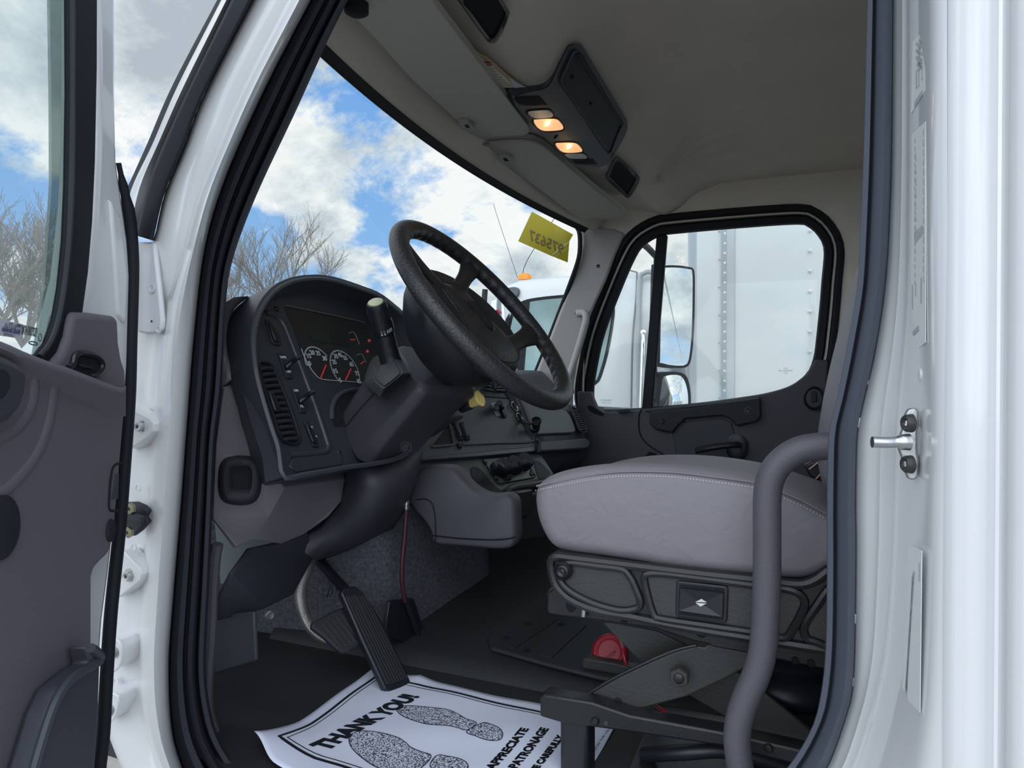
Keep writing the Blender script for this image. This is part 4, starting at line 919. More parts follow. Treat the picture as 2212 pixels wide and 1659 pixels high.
# lower column cover
rows = []
def crow(pts): return [P(p.x, p.y, PY(p.z)) for p in catmull([V(q) for q in pts], 20)]
rows = [crow([(741, 975, 1.35), (780, 990, 1.30), (830, 995, 1.33), (880, 980, 1.40), (915, 955, 1.50)]),
        crow([(741, 1000, 1.33), (780, 1022, 1.27), (830, 1030, 1.30), (880, 1015, 1.38), (912, 990, 1.48)]),
        crow([(744, 1040, 1.33), (780, 1052, 1.27), (835, 1058, 1.30), (880, 1045, 1.38), (902, 1030, 1.47)]),
        crow([(732, 1085, 1.32), (760, 1105, 1.28), (810, 1110, 1.31), (850, 1098, 1.38), (888, 1082, 1.47)]),
        crow([(690, 1135, 1.29), (715, 1158, 1.28), (760, 1168, 1.32), (810, 1150, 1.38), (872, 1108, 1.47)]),
        crow([(632, 1165, 1.22), (672, 1205, 1.26), (700, 1205, 1.31), (770, 1178, 1.38), (850, 1140, 1.47)]),
        crow([(632, 1165, 1.32), (672, 1207, 1.36), (700, 1208, 1.41), (770, 1185, 1.48), (850, 1145, 1.57)])]
loft('lower_column_cover', rows, mat('column_cover_plastic', (.040, .040, .052), .5, bump=.3, bscale=600), da, smooth=60, solid=.006)

# ---- centre panel
PC = PL((1, -.131, .62), (-.862, 2.3, CZ-.24))
B2 = lambda x, y: (x*.2532+860, y*.2532+800)
Q = lambda x, y, o=0: P(*B2(x, y), off(PC, o))
FR = [(150, 770), (60, 500), (-40, 150), (200, 60), (560, 40), (760, 30), (900, 60), (940, 110), (985, 140), (1010, 240), (1110, 400), (1190, 560), (1215, 620), (1210, 692), (700, 735)]
plate('centre_panel', [B2(*p) for p in FR], off(PC, .0), .20, DGREEN, da, bevel=.008, seg=3)
plate('centre_panel_lower_edge', [B2(*p) for p in [(190, 735), (700, 690), (1205, 640), (1212, 690), (700, 738), (190, 775)]], off(PC, .004), .02, GLOSSB, da, bevel=.004)
plate('switch_blank_panel', [B2(*p) for p in [(560, 632), (500, 480), (470, 330), (520, 215), (740, 222), (1010, 242), (1150, 600)]], off(PC, .0015), .002, mat('blank_panel', (.06, .07, .075), .4, bump=.3, bscale=300), da, bevel=0)
tube('panel_edge', [Q(x, y, .003) for x, y in ((560, 632), (850, 620), (1150, 605), (1120, 520), (1010, 242))], .0035, DGREEN, da, n=30, seg=8)
tube('panel_edge', [Q(x, y, .003) for x, y in ((740, 222), (880, 232), (1010, 242))], .0025, BLK, da, n=10, seg=6)
plate('side_bin', [B2(*p) for p in [(290, 648), (440, 460), (470, 560), (478, 632)]], off(PC, .002), .002, BLKM, da, bevel=0)
tube('bin_edge', [Q(x, y, .004) for x, y in ((290, 650), (380, 645), (470, 634), (474, 610), (460, 540), (440, 460))], .004, DGREEN, da, n=24, seg=8)
for x, y in ((525, 642), (1198, 612), (975, 198)): bolt('panel_screw', Q(x, y, .004), nrm(PC), .009, BLK, da)
for dx in (0, 58):
    b = plate('rocker_switch', [B2(*p) for p in [(478+dx, 438), (500+dx, 436), (560+dx, 570), (558+dx, 592), (530+dx, 594), (515+dx, 570)]], off(PC, .008), .008, BLKM, da, bevel=.002)
    plate('rocker_key', [B2(*p) for p in [(500+dx, 460), (515+dx, 458), (550+dx, 545), (540+dx, 568), (528+dx, 560)]], off(PC, .016), .008, GLOSSB, b, bevel=.003)
b = plate('rocker_switch', [B2(*p) for p in [(868, 322), (890, 320), (928, 385), (926, 402), (905, 402)]], off(PC, .008), .008, BLKM, da, bevel=.002)
plate('rocker_key', [B2(*p) for p in [(880, 330), (892, 330), (918, 380), (908, 388)]], off(PC, .014), .006, BLK, b, bevel=.002)
plate('valve_plate', [B2(*p) for p in [(793, 276), (830, 276), (878, 388), (842, 388)]], off(PC, .004), .002, mat('valve_plate_silver', (.42, .44, .44), .45), da, bevel=0)
tube('valve_lever', [Q(850, 300, .01), Q(860, 285, .03), Q(862, 275, .045)], [.011, .010, .009], BLK, da, n=8)
lathe('valve_knob', Q(876, 300, .02), nrm(PC), [(.018, -.012), (.017, .0), (.015, .01), (.006, .012)], BLK, da, seg=8)
tube('valve_lever', [Q(835, 325, .008), Q(842, 318, .03)], [.010, .009], BLK, da, n=5)
for (x, y) in ((993, 308), (1037, 402)):
    g = lathe('power_socket', Q(x, y, .002), nrm(PC), [(.022, 0), (.022, .006), (.018, .008), (.0145, .004), (.014, -.004), (.001, -.004)], BLK, da, seg=26)
    tube('socket_ring', [Q(x, y, .0105)+(frame_of(nrm(PC))[1]*math.cos(a)+frame_of(nrm(PC))[2]*math.sin(a))*.0175 for a in [i*math.pi/12 for i in range(24)]], .0022, mat('chrome_ring', (.5, .5, .48), .25, metal=1), g, closed=True, seg=8)
tube('socket_cap_strap', [Q(1055, 415, .01), Q(1080, 445, .03), Q(1120, 455, .05), Q(1165, 450, .055)], .0035, BLKM, da, n=16)
lathe('socket_cap', Q(1175, 440, .045), (.3, -.6, .6), [(.012, -.045), (.017, -.043), (.018, -.03), (.011, -.028), (.010, -.006), (.019, -.004), (.020, .008), (.016, .01), (.015, .002), (.001, .002)], BLK, da, seg=22)
# centre vents
for pix, n0 in (([(820, 40), (870, 38), (905, 70), (935, 140), (940, 175), (925, 184), (860, 178), (838, 120)], 6), ([(640, 60), (800, 10), (825, 60), (840, 180), (700, 150)], 6)):
    v = plate('air_vent', [B2(*p) for p in pix], off(PC, .008), .006, DEEP, da, bevel=.002)
    xs_ = [p[0] for p in pix]; ys_ = [p[1] for p in pix]
    for i in range(n0):
        t = (i+.5)/n0; y = min(ys_)+(max(ys_)-min(ys_))*t; x0 = min(xs_)+(45 if n0 else 0)*t*(.4 if pix[0][0] > 700 else 1)+8; x1 = x0+ (70 if pix[0][0] > 700 else 120)
        tube('vent_slat', [Q(x0, y-4, .013), Q(x1, y, .013)], .0035, DGREEN, v, seg=8)
# ---- passenger side dash: lobe with glovebox and vent
PG = PL((1, 0, .62), (-.862, 2.3, CZ-.24))
pl_rows = []
for (z, xo) in ((.02, -.34), (.03, -.20), (.0, -.17), (-.06, -.115), (-.2, -.03), (-.26, .0), (-.33, .0), (-.40, -.04), (-.46, -.16)):
    row = []
    for y in [2.25, 2.4, 2.6, 2.75, 2.84, 2.90, 2.94, 2.965, 2.975]:
        k = max(0, (y-2.75)/.225); row.append(V((-.855+xo-.06*k**3-.05*(k > .99), y, CZ+z-.02*k**2+.0)))
    pl_rows.append(row)
loft('passenger_dash', pl_rows, DGREY, da, smooth=60, solid=.01)
G = lambda x, y, o=0: P(*B2(x, y), off(PG, o))
plate('glovebox_door', [B2(*p) for p in [(1060, 240), (1200, 262), (1440, 345), (1478, 400), (1515, 500), (1512, 522), (1490, 532), (1200, 545), (1185, 530)]], off(PG, .014), .02, DGREEN, da, bevel=.004)
plate('lower_glove_panel', [B2(*p) for p in [(1212, 602), (1600, 578), (1630, 592), (1642, 625), (1630, 655), (1600, 668), (1218, 690)]], off(PG, .016), .02, DGREY, da, bevel=.006)
sv = plate('air_vent', [B2(*p) for p in [(1475, 322), (1500, 318), (1545, 350), (1590, 430), (1606, 490), (1600, 525), (1575, 530), (1548, 510), (1520, 440)]], off(PG, .018), .006, DEEP, da, smooth=36, bevel=0)
for i in range(10):
    t = i/9; a = G(1484+t*66, 345+t*165, .022); b_ = G(1525+t*76, 338+t*160, .022); tube('vent_slat', [a, b_], .0028, DGREY, sv, seg=6)
tube('vent_rim', [P(p[0], p[1], off(PG, .020)) for p in [B2(*q) for q in [(1475, 322), (1500, 318), (1545, 350), (1590, 430), (1606, 490), (1600, 525), (1575, 530), (1548, 510), (1520, 440)]]], .003, DGREY, sv, closed=True, n=40, seg=6)
# phone/bracket bits beside the centre vent
for a, b_ in (((690, 150), (830, 180)), ((740, 125), (835, 165)), ((770, 95), (830, 160)), ((800, 60), (832, 150))):
    tube('bracket_wire', [Q(*a, .03), Q(*b_, .03)], .003, BLK, da, seg=6)

# ---- lower console face with heater/air controls
PH = PL((.75, -.10, .66), P(1100, 1020, PY(2.0)))
H = lambda x, y, o=0: P(*B2(x, y), off(PH, o))
plate('lower_console', [B2(*p) for p in [(150, 790), (190, 780), (700, 735), (1205, 700), (1260, 770), (1335, 885), (1300, 930), (1180, 945), (950, 1000), (900, 1035), (700, 1060), (560, 1000), (300, 900)]], PH, .10, mat('console_face', (.13, .145, .145), .45, bump=.3, bscale=400), da, bevel=.008, seg=3)
cpn = plate('control_plate', [B2(*p) for p in [(718, 752), (1040, 728), (1062, 740), (1170, 900), (1165, 915), (860, 970), (845, 960)]], off(PH, .003), .004, mat('control_plate', (.15, .165, .16), .4), da, bevel=.001)
tube('control_plate_edge', [H(*p, .004) for p in [(718, 752), (1040, 730), (1062, 742), (1170, 900), (1163, 914), (860, 968), (843, 955)]], .002, BLK, cpn, closed=True, seg=6)
for i, (x, y, s) in enumerate(((868, 855, 1.0), (968, 830, 1.05), (1055, 800, 1.0))):
    kb = lathe('control_knob', H(x, y, .006), nrm(PH), [(.030*s, 0), (.031*s, .012), (.028*s, .03), (.024*s, .034), (.001, .034)], BLKM, cpn, seg=24)
    xx = V((0, 1, 0)) if i else V((.5, .8, 0)); zz = nrm(PH).cross(xx).normalized()
    obox('knob_grip', H(x, y, .040), xx*.056*s, zz*.022, nrm(PH)*.03, BLKM, kb, bevel=.006)
lathe('lever_knob', H(850, 835, .05), (-.3, -1, .5), [(.008, -.02), (.018, -.012), (.020, .005), (.015, .02), (.004, .024)], BLK, cpn, seg=16)
obox('small_lever', H(935, 912, .014), V((.02, .0, 0)), V((0, .022, 0)), V((0, 0, .02)), BLK, cpn, bevel=.003)
for x, y in ((745, 790), (838, 935), (1135, 890), (1140, 875)): bolt('plate_screw', H(x, y, .003), nrm(PH), .007, BLK, cpn)
for pix in ([(622, 835), (640, 822), (680, 828), (730, 870), (800, 960), (860, 1010), (920, 1040), (900, 1055), (760, 1052), (700, 1030), (650, 960)], [(1162, 772), (1180, 768), (1215, 785), (1270, 840), (1300, 885), (1215, 925), (1180, 850)]):
    plate('cup_recess', [B2(*p) for p in pix], off(PH, .003), .004, mat('recess_dark', (.03, .034, .042), .6), da, smooth=40, bevel=0)
tube('console_front_lip', [H(x, y, .006) for x, y in ((940, 1015), (1000, 990), (1100, 978), (1190, 965), (1300, 950))], .010, DGREEN, da, n=14, seg=10)
# side pod (bin) on the driver's side of the console
POD = [(906, 1015), (918, 1010), (930, 1006), (961, 1005), (978, 1010), (992, 1022), (1004, 1036), (1018, 1050), (1042, 1064), (1066, 1068), (1090, 1066), (1103, 1071), (1113, 1085), (1115, 1120), (1116, 1150), (1113, 1172), (1100, 1184), (1070, 1186), (1037, 1183), (990, 1179), (940, 1173), (932, 1150), (920, 1128), (902, 1108), (888, 1088), (874, 1074), (882, 1052)]
def pod():
    loop = [(p.x, p.y) for p in catmull(px3(POD), 110, True)]
    rows = []
    for d, y in ((-9, 1.545), (-4, 1.549), (-1.2, 1.556), (0, 1.566), (0, 1.585), (-2, 1.60)):
        base = [P(x, yy, PY(1.556)) for x, yy in offset_loop(loop, d)]
        rows.append([V((p.x, p.y+(y-1.556), p.z)) for p in base])
    return loft('console_side_bin', rows, mat('bin_grey', (.10, .097, .115), .5, bump=.35, bscale=700), da, closed=True, cap=True, smooth=60)
pod()
PB = PY(1.543)
tube('bin_seam', [P(x, y, PB) for x, y in ((936, 1157), (990, 1163), (1050, 1166), (1090, 1165), (1114, 1160))], .0018, DEEP, da, n=24, seg=6)
tube('bin_edge_seam', [P(x, y, PB) for x, y in ((900, 1080), (916, 1078), (930, 1084), (936, 1096), (940, 1120), (941, 1160), (939, 1172))], .0015, DEEP, da, n=30, seg=6)
plate('under_console', [(1098, 1075), (1195, 1060), (1195, 1160), (1100, 1170)], PL((1, 0, .1), (-.74, 1.8, CZ)), .05, BLKM, da, bevel=.004)
plate('under_console_box', [(1116, 1062), (1152, 1056), (1150, 1100), (1138, 1118), (1118, 1120)], PL((1, 0, .1), (-.72, 1.8, CZ)), .03, BLK, da, bevel=.006)
prism('under_dash_filler', [V((-1.5, 1.7, CZ-.42)), V((-.98, 1.7, CZ-.42)), V((-.98, 3.03, CZ-.42)), V((-1.5, 3.03, CZ-.42))], (0, 0, .3), BLKM, da, bevel=.01)

# ================================================================== STEERING COLUMN AND WHEEL
AL = math.radians(50.2); WC = V((-.633, 1.35, CZ+.147)); Rw = .250
WC = P(1050, 676, PY(1.35))
WU = V((math.cos(AL), 0, -math.sin(AL))); WN = V((math.sin(AL), 0, math.cos(AL))); WY = V((0, 1, 0))
co = thing('steering_column', V((-.95, 1.35, CZ-.3)), 'boxy charcoal steering column shroud with a stalk, under the steering wheel', 'steering column')
def sec(pts): return [P(x, y, PY(d)) for x, y, d in pts]
# loops: near-left edge, near ridge, near lower, bottom, far bottom, far top, top
S0 = sec([(728, 925, 1.275), (770, 995, 1.255), (800, 1008, 1.27), (850, 1004, 1.36), (906, 975, 1.44), (880, 900, 1.47), (780, 855, 1.42)])
S1 = sec([(742, 888, 1.275), (800, 955, 1.253), (822, 972, 1.27), (880, 955, 1.37), (938, 938, 1.44), (900, 850, 1.47), (800, 810, 1.42)])
S2 = sec([(788, 818, 1.275), (904, 841, 1.25), (920, 852, 1.26), (975, 858, 1.36), (1028, 852, 1.44), (1000, 780, 1.47), (850, 760, 1.42)])
S3 = sec([(815, 780, 1.285), (915, 822, 1.265), (930, 833, 1.275), (980, 840, 1.36), (1022, 835, 1.43), (1000, 770, 1.46), (870, 745, 1.42)])
loft('column_shroud', [S0, S1, S2, S3], mat('shroud_plastic', (.048, .046, .058), .5, bump=.3, bscale=600), co, closed=True, cap=True, bevel=.012, seg=4)
PSL = PL((S1[1]-S1[0]).cross(S2[0]-S1[0]), S1[0])
tube('shroud_seam', [P(x, y, off(PL((S1[1]-S1[0]).cross(S2[0]-S1[0]), S1[0]), .001)) for x, y in ((738, 932), (780, 880), (808, 850))], .0012, DEEP, co, seg=6)
PSR = PL((S1[1]-S2[1]).cross(S2[3]-S2[1]), S2[1])
PSN = PL((S2[1]-S1[1]).cross(S0[0]-S1[1]), S1[1])
bolt('shroud_screw', P(877, 966, PY(1.29)), (.3, -1, -.1), .010, BLK, co)
# rubber boot and turn stalk
PSB = PL((-.25, -.62, .74), P(835, 815, PY(1.275)))
def boot():
    base = [(788, 826), (792, 842), (817, 863), (828, 863), (882, 820), (885, 806), (866, 770), (850, 764), (816, 776), (800, 790)]
    rows = []
    for s, o in ((1.0, -.02), (1.0, .012), (.985, .014), (.93, .0145), (.92, .022), (.85, .0225), (.84, .030), (.77, .0305), (.76, .038), (.69, .0385), (.67, .046), (.54, .047), (.52, .052), (.42, .053)):
        rows.append([P(838+(p.x-838)*s, 806+(p.y-815)*s, off(PSB, o*.7)) for p in catmull(px3(base), 50, True)])
    return loft('stalk_boot', rows, mat('boot_rubber', (.055, .062, .066), .5), co, closed=True, cap=True, smooth=25)
boot()
YS = 1.245
sp = [P(848, 792, PY(1.27)), P(840, 765, PY(1.262)), P(833, 735, PY(1.25)), P(828, 712, PY(1.24))]
tube('stalk_arm', sp, [.0245, .0235, .0225, .0215], BLK, co, n=14, seg=18)
a, b_ = P(828, 714, PY(1.24)), P(812, 655, PY(1.20)); ax = (b_-a)
L_ = ax.length
grip = lathe('stalk_grip', a, ax, [(.0235, -.004), (.0245, .002), (.0245, L_*.3), (.0225, L_*.45), (.0225, L_*.8), (.0215, L_*.95), (.019, L_*1.02), (.0165, L_*1.03)], BLK, co, seg=28)
lathe('stalk_button', b_, ax, [(.0165, 0), (.016, .004), (.013, .006), (.001, .0065)], mat('cream_button', (.62, .62, .42), .5), co, seg=24)
axn, u_, w_ = frame_of(ax)
rads = []
for i in range(14):
    an = 2*math.pi*i/14; dr = u_*math.cos(an)+w_*math.sin(an); rads.append(linepart(a+axn*L_*.45+dr*.0222, a+axn*L_*.8+dr*.0222, .003, dr, .0016))
multi('grip_ribs', rads, BLKM, grip, smooth=0)
vd = (CAM-a).normalized(); sd_ = axn.cross(vd).normalized()
ls = []
for i, an in enumerate((.35, .55, .75, .95)):
    dr = (vd*math.cos(an)-sd_*math.sin(an)*-1*-1).normalized(); dr = (vd*math.cos(an)+RT*math.sin(an)); dr = (dr-axn*dr.dot(axn)).normalized()
    ls.append(linepart(a+axn*.004+dr*.0247, a+axn*(.012)+dr*.0247, .0016-.0002*i, dr, .0004))
for an in (-.18, .06):
    dr = (vd*math.cos(an)+RT*math.sin(an)); dr = (dr-axn*dr.dot(axn)).normalized()
    ls.append(linepart(a+axn*.002+dr*.0247, a+axn*.005+dr*.0247, .003, dr, .0004)); ls.append(linepart(a+axn*.008+dr*.0247, a+axn*.0085+dr*.0247, .004, dr, .0004)); ls.append(linepart(a+axn*.0115+dr*.0247, a+axn*.012+dr*.0247, .003, dr, .0004))
multi('stalk_marks', ls, PRINTW, grip, smooth=0)
for x, y in ((797, 737), (793, 760)): lathe('hazard_tab', P(x+2, y, PY(1.38)), (0, -1, .3), [(.0045, 0), (.004, .004), (.001, .005)], mat('hazard_red', (.75, .06, .08), .4), co, seg=6)
# yellow knob
yk = thing('parking_brake_knob', P(1022, 868, PY(1.62)), 'square yellow pull knob in front of the grey centre panel, below the wheel', 'knob')
KP = PL((.75, -.62, .25), P(1038, 860, PY(1.42)))
KF = [(1027, 848), (1029, 843), (1034, 843), (1047, 857), (1049, 868), (1047, 877), (1043, 877), (1032, 869), (1027, 860)]
plate('knob_face', KF, KP, .010, YEL, yk, bevel=.002, seg=3)
fa = [P(x, y, off(KP, -.008)) for x, y in ((1029, 850), (1036, 852), (1044, 864), (1043, 874), (1033, 868))]
fb = [P(x, y, off(KP, -.055)) for x, y in ((1011, 866), (1015, 867), (1020, 874), (1018, 882), (1012, 878))]
loft('knob_neck', [fa, [a_.lerp(b_, .5) for a_, b_ in zip(fa, fb)], fb], YEL, yk, closed=True, cap=True, bevel=.002)
nk = sum(fb, V((0, 0, 0)))/5; nd = (nk-sum(fa, V((0, 0, 0)))/5).normalized()
lathe('knob_collar', nk, nd, [(.010, -.003), (.013, .002), (.011, .04), (.001, .05)], BLK, yk, seg=16)

sw = thing('steering_wheel', WC-WN*.05, 'large worn black leather four-spoke steering wheel tilted toward the driver', 'steering wheel')
random.seed(3)
rp = []
for i in range(160):
    an = 2*math.pi*i/160
    rp.append(WC+(WU*math.cos(an)+WY*math.sin(an))*Rw)
def rim_mesh():
    rows = []
    for i in range(160):
        an = 2*math.pi*i/160; d = WU*math.cos(an)+WY*math.sin(an); c = WC+d*Rw
        # finger ripples on the inner side
        rip = .003*(math.sin(an*46) if abs(math.sin(an)) < .98 else 0)
        row = []
        for j in range(18):
            b = 2*math.pi*j/18; rr = .0215+(rip*max(0, -math.cos(b)))
            row.append(c+(d*math.cos(b)*rr)+WN*math.sin(b)*.0195)
        rows.append(row)
    return loft('rim', rows, mat('worn_leather', (.022, .023, .025), .36, bump=.9, bscale=140, kind='leather', spec=.6), sw, closed=True, wrap=True, smooth=80)
rim_mesh()
def wpt(u, v, n): return WC+WU*u+WY*v+WN*n
# hub pad: rounded, dished, with centre cap
HB = [(-.125, -.03), (-.118, -.058), (-.08, -.062), (-.03, -.066), (.02, -.088), (.06, -.112), (.10, -.108), (.128, -.06), (.136, 0), (.128, .06), (.10, .108), (.06, .112), (.02, .088), (-.03, .066), (-.08, .062), (-.118, .058), (-.125, .03), (-.126, 0)]
HBL = [(p.x, p.y) for p in catmull([V((a_, b2, 0)) for a_, b2 in HB], 64, True)]
LEA = mat('black_leather', (.020, .021, .023), .42, bump=.8, bscale=90, kind='leather', spec=.5)
rows = []
for s, n in ((.70, -.10), (.88, -.085), (.98, -.065), (1.0, -.05), (.98, -.036), (.90, -.026), (.70, -.018), (.45, -.014), (.2, -.012)):
    rows.append([wpt(a_*s+.0, b2*s, n) for a_, b2 in HBL])
loft('hub_pad', rows, LEA, sw, closed=True, cap=True, smooth=60)
lathe('hub_badge', wpt(-.005, 0, -.0135), WN, [(.046, 0), (.046, .003), (.042, .0045), (.039, .0035), (.001, .0035)], mat('badge_black', (.012, .013, .016), .3), sw, seg=36, sx=1.0, sy=.62)
tube('pad_seam', [wpt(a_*.9, b2*.9, -.026) for a_, b2 in HBL], .0011, DEEP, sw, closed=True, seg=6)
# four spokes: two up, two down, flaring into hub and rim
for sgn in (-1, 1):
    for (u0, v0, u1, v1, wa) in ((-.095, .03, -.180, .162, .055), (.070, .05, .040, .236, .060)):
        rows = []
        for i in range(9):
            t = i/8; c = wpt(u0+(u1-u0)*t, sgn*(v0+(v1-v0)*t), -.040+.036*t); tdir = (WU*(u1-u0)+WY*sgn*(v1-v0)).normalized(); sdv = WN.cross(tdir)
            w = wa*(.60-.22*math.sin(math.pi*t*.9))+.010*t*t; th = .0125-.003*math.sin(math.pi*t)
            rows.append([c+sdv*math.cos(b)*w*.85+WN*math.sin(b)*th for b in [2*math.pi*j/16 for j in range(16)]])
        loft('spoke', rows, LEA, sw, closed=True, cap=True, smooth=70)
# deep cup behind the hub
CUPM = mat('hub_shell', (.014, .016, .021), .5, bump=.2, bscale=500)
rows = []
for (rr, n, du) in ((.135, -.030, .19), (.145, -.045, .20), (.138, -.08, .182), (.124, -.115, .15), (.10, -.145, .11), (.07, -.165, .07), (.04, -.17, .04)):
    rows.append([wpt(math.cos(b)*rr-.025-n*.15, math.sin(b)*du, n) for b in [2*math.pi*j/40 for j in range(40)]])
loft('hub_shell', rows, CUPM, sw, closed=True, cap=True, smooth=60)
# ================================================================== DRIVER SEAT
se = thing('driver_seat', V((-.15, 1.35, ZF)), 'grey vinyl driver seat on a black scissor suspension frame, stitched cushion', 'seat')
CU = [(1153, 1077), (1156, 1058), (1165, 1042), (1196, 1025), (1257, 1011), (1333, 1004), (1429, 1005), (1532, 1015), (1635, 1034), (1704, 1056), (1787, 1097), (1840, 1130), (1862, 1165), (1850, 1200), (1820, 1222), (1787, 1236), (1766, 1246), (1721, 1254), (1629, 1248), (1567, 1243), (1446, 1230), (1378, 1217), (1292, 1204), (1223, 1194), (1192, 1180), (1172, 1152), (1158, 1115)]
cup = [(p.x, p.y) for p in catmull(px3(CU), 120, True)]
rows = []
def crow_(d, y, drop=0):
    r = []
    for x, yy in offset_loop(cup, d):
        p = P(x, yy, PY(1.11)); top = sm((p.z-(CZ-.26))/.10)
        r.append(V((p.x, y, p.z-drop*top)))
    return r
for d, y, k in ((-34, 1.0965, 0), (-24, 1.098, 0), (-12, 1.103, 0), (-5, 1.111, 0), (-1.5, 1.12, 0), (0, 1.135, 0), (0, 1.16, .004), (0, 1.19, .016), (0, 1.23, .028), (0, 1.30, .034), (0, 1.40, .034), (0, 1.50, .032), (0, 1.55, .030), (-3, 1.58, .034), (-12, 1.60, .04), (-30, 1.605, .04)): rows.append(crow_(d, y, k))
loft('seat_cushion', rows, SEATM, se, closed=True, cap=True, smooth=70)
ST = [(1157, 1060), (1175, 1056), (1206, 1050), (1240, 1043), (1275, 1037), (1320, 1031), (1360, 1029), (1400, 1029), (1446, 1030.5), (1490, 1034.5), (1532, 1040), (1580, 1046), (1628, 1053), (1660, 1061), (1690, 1075), (1738, 1096), (1787, 1123)]
sps = catmull([V(P(x, y, PY(1.0955))) for x, y in ST], 196)
stm = mat('light_thread', (.62, .60, .62), .7)
multi('stitching', [linepart(sps[i], sps[i].lerp(sps[i+1], .55), .0013, V((0, -1, .35)), .0016) for i in range(0, 194, 2)], stm, se, smooth=0)
tube('cushion_welt', [p+V((0, .004, .0075)) for p in sps], .0016, SEATM, se, n=80, seg=6)
# backrest, leaning back, mostly behind the door pillar
def back():
    rows = []
    for z, x0, hw, th in ((-.22, .055, .23, .10), (-.10, .062, .25, .12), (.02, .085, .255, .13), (.15, .115, .255, .13), (.28, .15, .245, .12), (.40, .19, .22, .11), (.50, .225, .17, .10), (.60, .26, .15, .10), (.66, .28, .12, .08)):
        rows.append([V((x0-.012+th/2-math.copysign(abs(math.cos(a))**.45, math.cos(a))*th*.62, 1.36+math.copysign(abs(math.sin(a))**.6, math.sin(a))*hw, CZ+z)) for a in [2*math.pi*j/40 for j in range(40)]])
    return loft('backrest', rows, SEATM, se, closed=True, cap=True, smooth=70, sub=1)
back()
P11 = PY(1.085)
B4 = lambda x, y: (x*.3436+1120, y*.3436+960)
SB = [(1187, 1205), (1190, 1196), (1200, 1193), (1223, 1197), (1275, 1204), (1429, 1228), (1498, 1237), (1627, 1252), (1683, 1256), (1731, 1259), (1759, 1245), (1787, 1224), (1860, 1200), (1860, 1412), (1783, 1403), (1625, 1377), (1498, 1355), (1422, 1341), (1360, 1331), (1292, 1317), (1233, 1295), (1202, 1269), (1190, 1242)]
sb = plate('side_cover', SB, P11, .05, BMET, se, bevel=.008, seg=3)
for rec in ([(262, 775), (330, 745), (500, 765), (650, 785), (700, 830), (735, 900), (765, 985), (745, 1030), (640, 1042), (480, 1000), (330, 925), (262, 850)],
            [(790, 840), (810, 815), (900, 812), (1100, 835), (1480, 885), (1660, 905), (1760, 935), (1800, 990), (1780, 1060), (1720, 1170), (1690, 1210), (1640, 1215), (1470, 1180), (1200, 1140), (900, 1095), (850, 1065), (815, 960)],
            [(2060, 860), (1960, 900), (1870, 1020), (1800, 1130), (1800, 1195), (1850, 1235), (2060, 1260)]):
    pix = [B4(*p) for p in rec]
    plate('cover_recess', pix, off(P11, .0015), .002, GMET, sb, smooth=60, bevel=0)
    tube('cover_rib', [P(x, y, off(P11, .002)) for x, y in pix], .0065, BMET, sb, closed=True, n=80, seg=8)
tube('cover_top_rib', [P(x, y, off(P11, .0)) for x, y in [B4(*p) for p in ((210, 800), (205, 730), (240, 705), (330, 715), (500, 735), (900, 785), (1200, 820), (1480, 850), (1640, 870), (1780, 880), (1870, 850), (1950, 790))]], .008, BMET, sb, n=60, seg=8)
tube('cover_bottom_rib', [P(x, y, off(P11, .0)) for x, y in [B4(*p) for p in ((210, 800), (240, 890), (330, 975), (500, 1045), (700, 1080), (880, 1118), (1100, 1158), (1470, 1218), (1640, 1245), (1930, 1290))]], .008, BMET, sb, n=60, seg=8)
lathe('cover_knob', P(*B4(285, 790), off(P11, .004)), (0, -1, 0), [(.016, 0), (.016, .008), (.013, .012), (.012, .009), (.008, .012), (.004, .009), (.001, .010)], BMET, sb, seg=24)
swf = plate('height_switch_frame', [B4(*p) for p in [(990, 870), (1005, 858), (1300, 890), (1320, 905), (1312, 1110), (1300, 1125), (1000, 1085), (986, 1072)]], off(P11, .006), .008, BMET, sb, bevel=.003, seg=3)
plate('switch_well', [B4(*p) for p in [(1012, 878), (1295, 908), (1288, 1108), (1005, 1070)]], off(P11, .0065), .001, DEEP, swf, bevel=0)
c4 = [P(*B4(*p), off(P11, .012)) for p in [(1018, 905), (1286, 935), (1280, 1085), (1010, 1045)]]
cc = P(*B4(1147, 997), off(P11, .005))
mesh('height_rocker', c4+[cc]+[p+V((0, .012, 0)) for p in c4], [(0, 1, 4), (1, 2, 4), (2, 3, 4), (3, 0, 4), (0, 1, 6, 5), (1, 2, 7, 6), (2, 3, 8, 7), (3, 0, 5, 8)], BLK, swf, smooth=0)
cw = P(*B4(1147, 997), off(P11, .0085))
for q in ([(1113, 991), (1150, 972), (1182, 993)], [(1113, 997), (1181, 1001), (1145, 1020)]):
    prism('rocker_arrow', [P(*B4(*p), off(P11, .0085)) for p in q], V((0, .003, 0)), mat('silver_print', (.62, .63, .64), .4), swf, bevel=0, smooth=0)
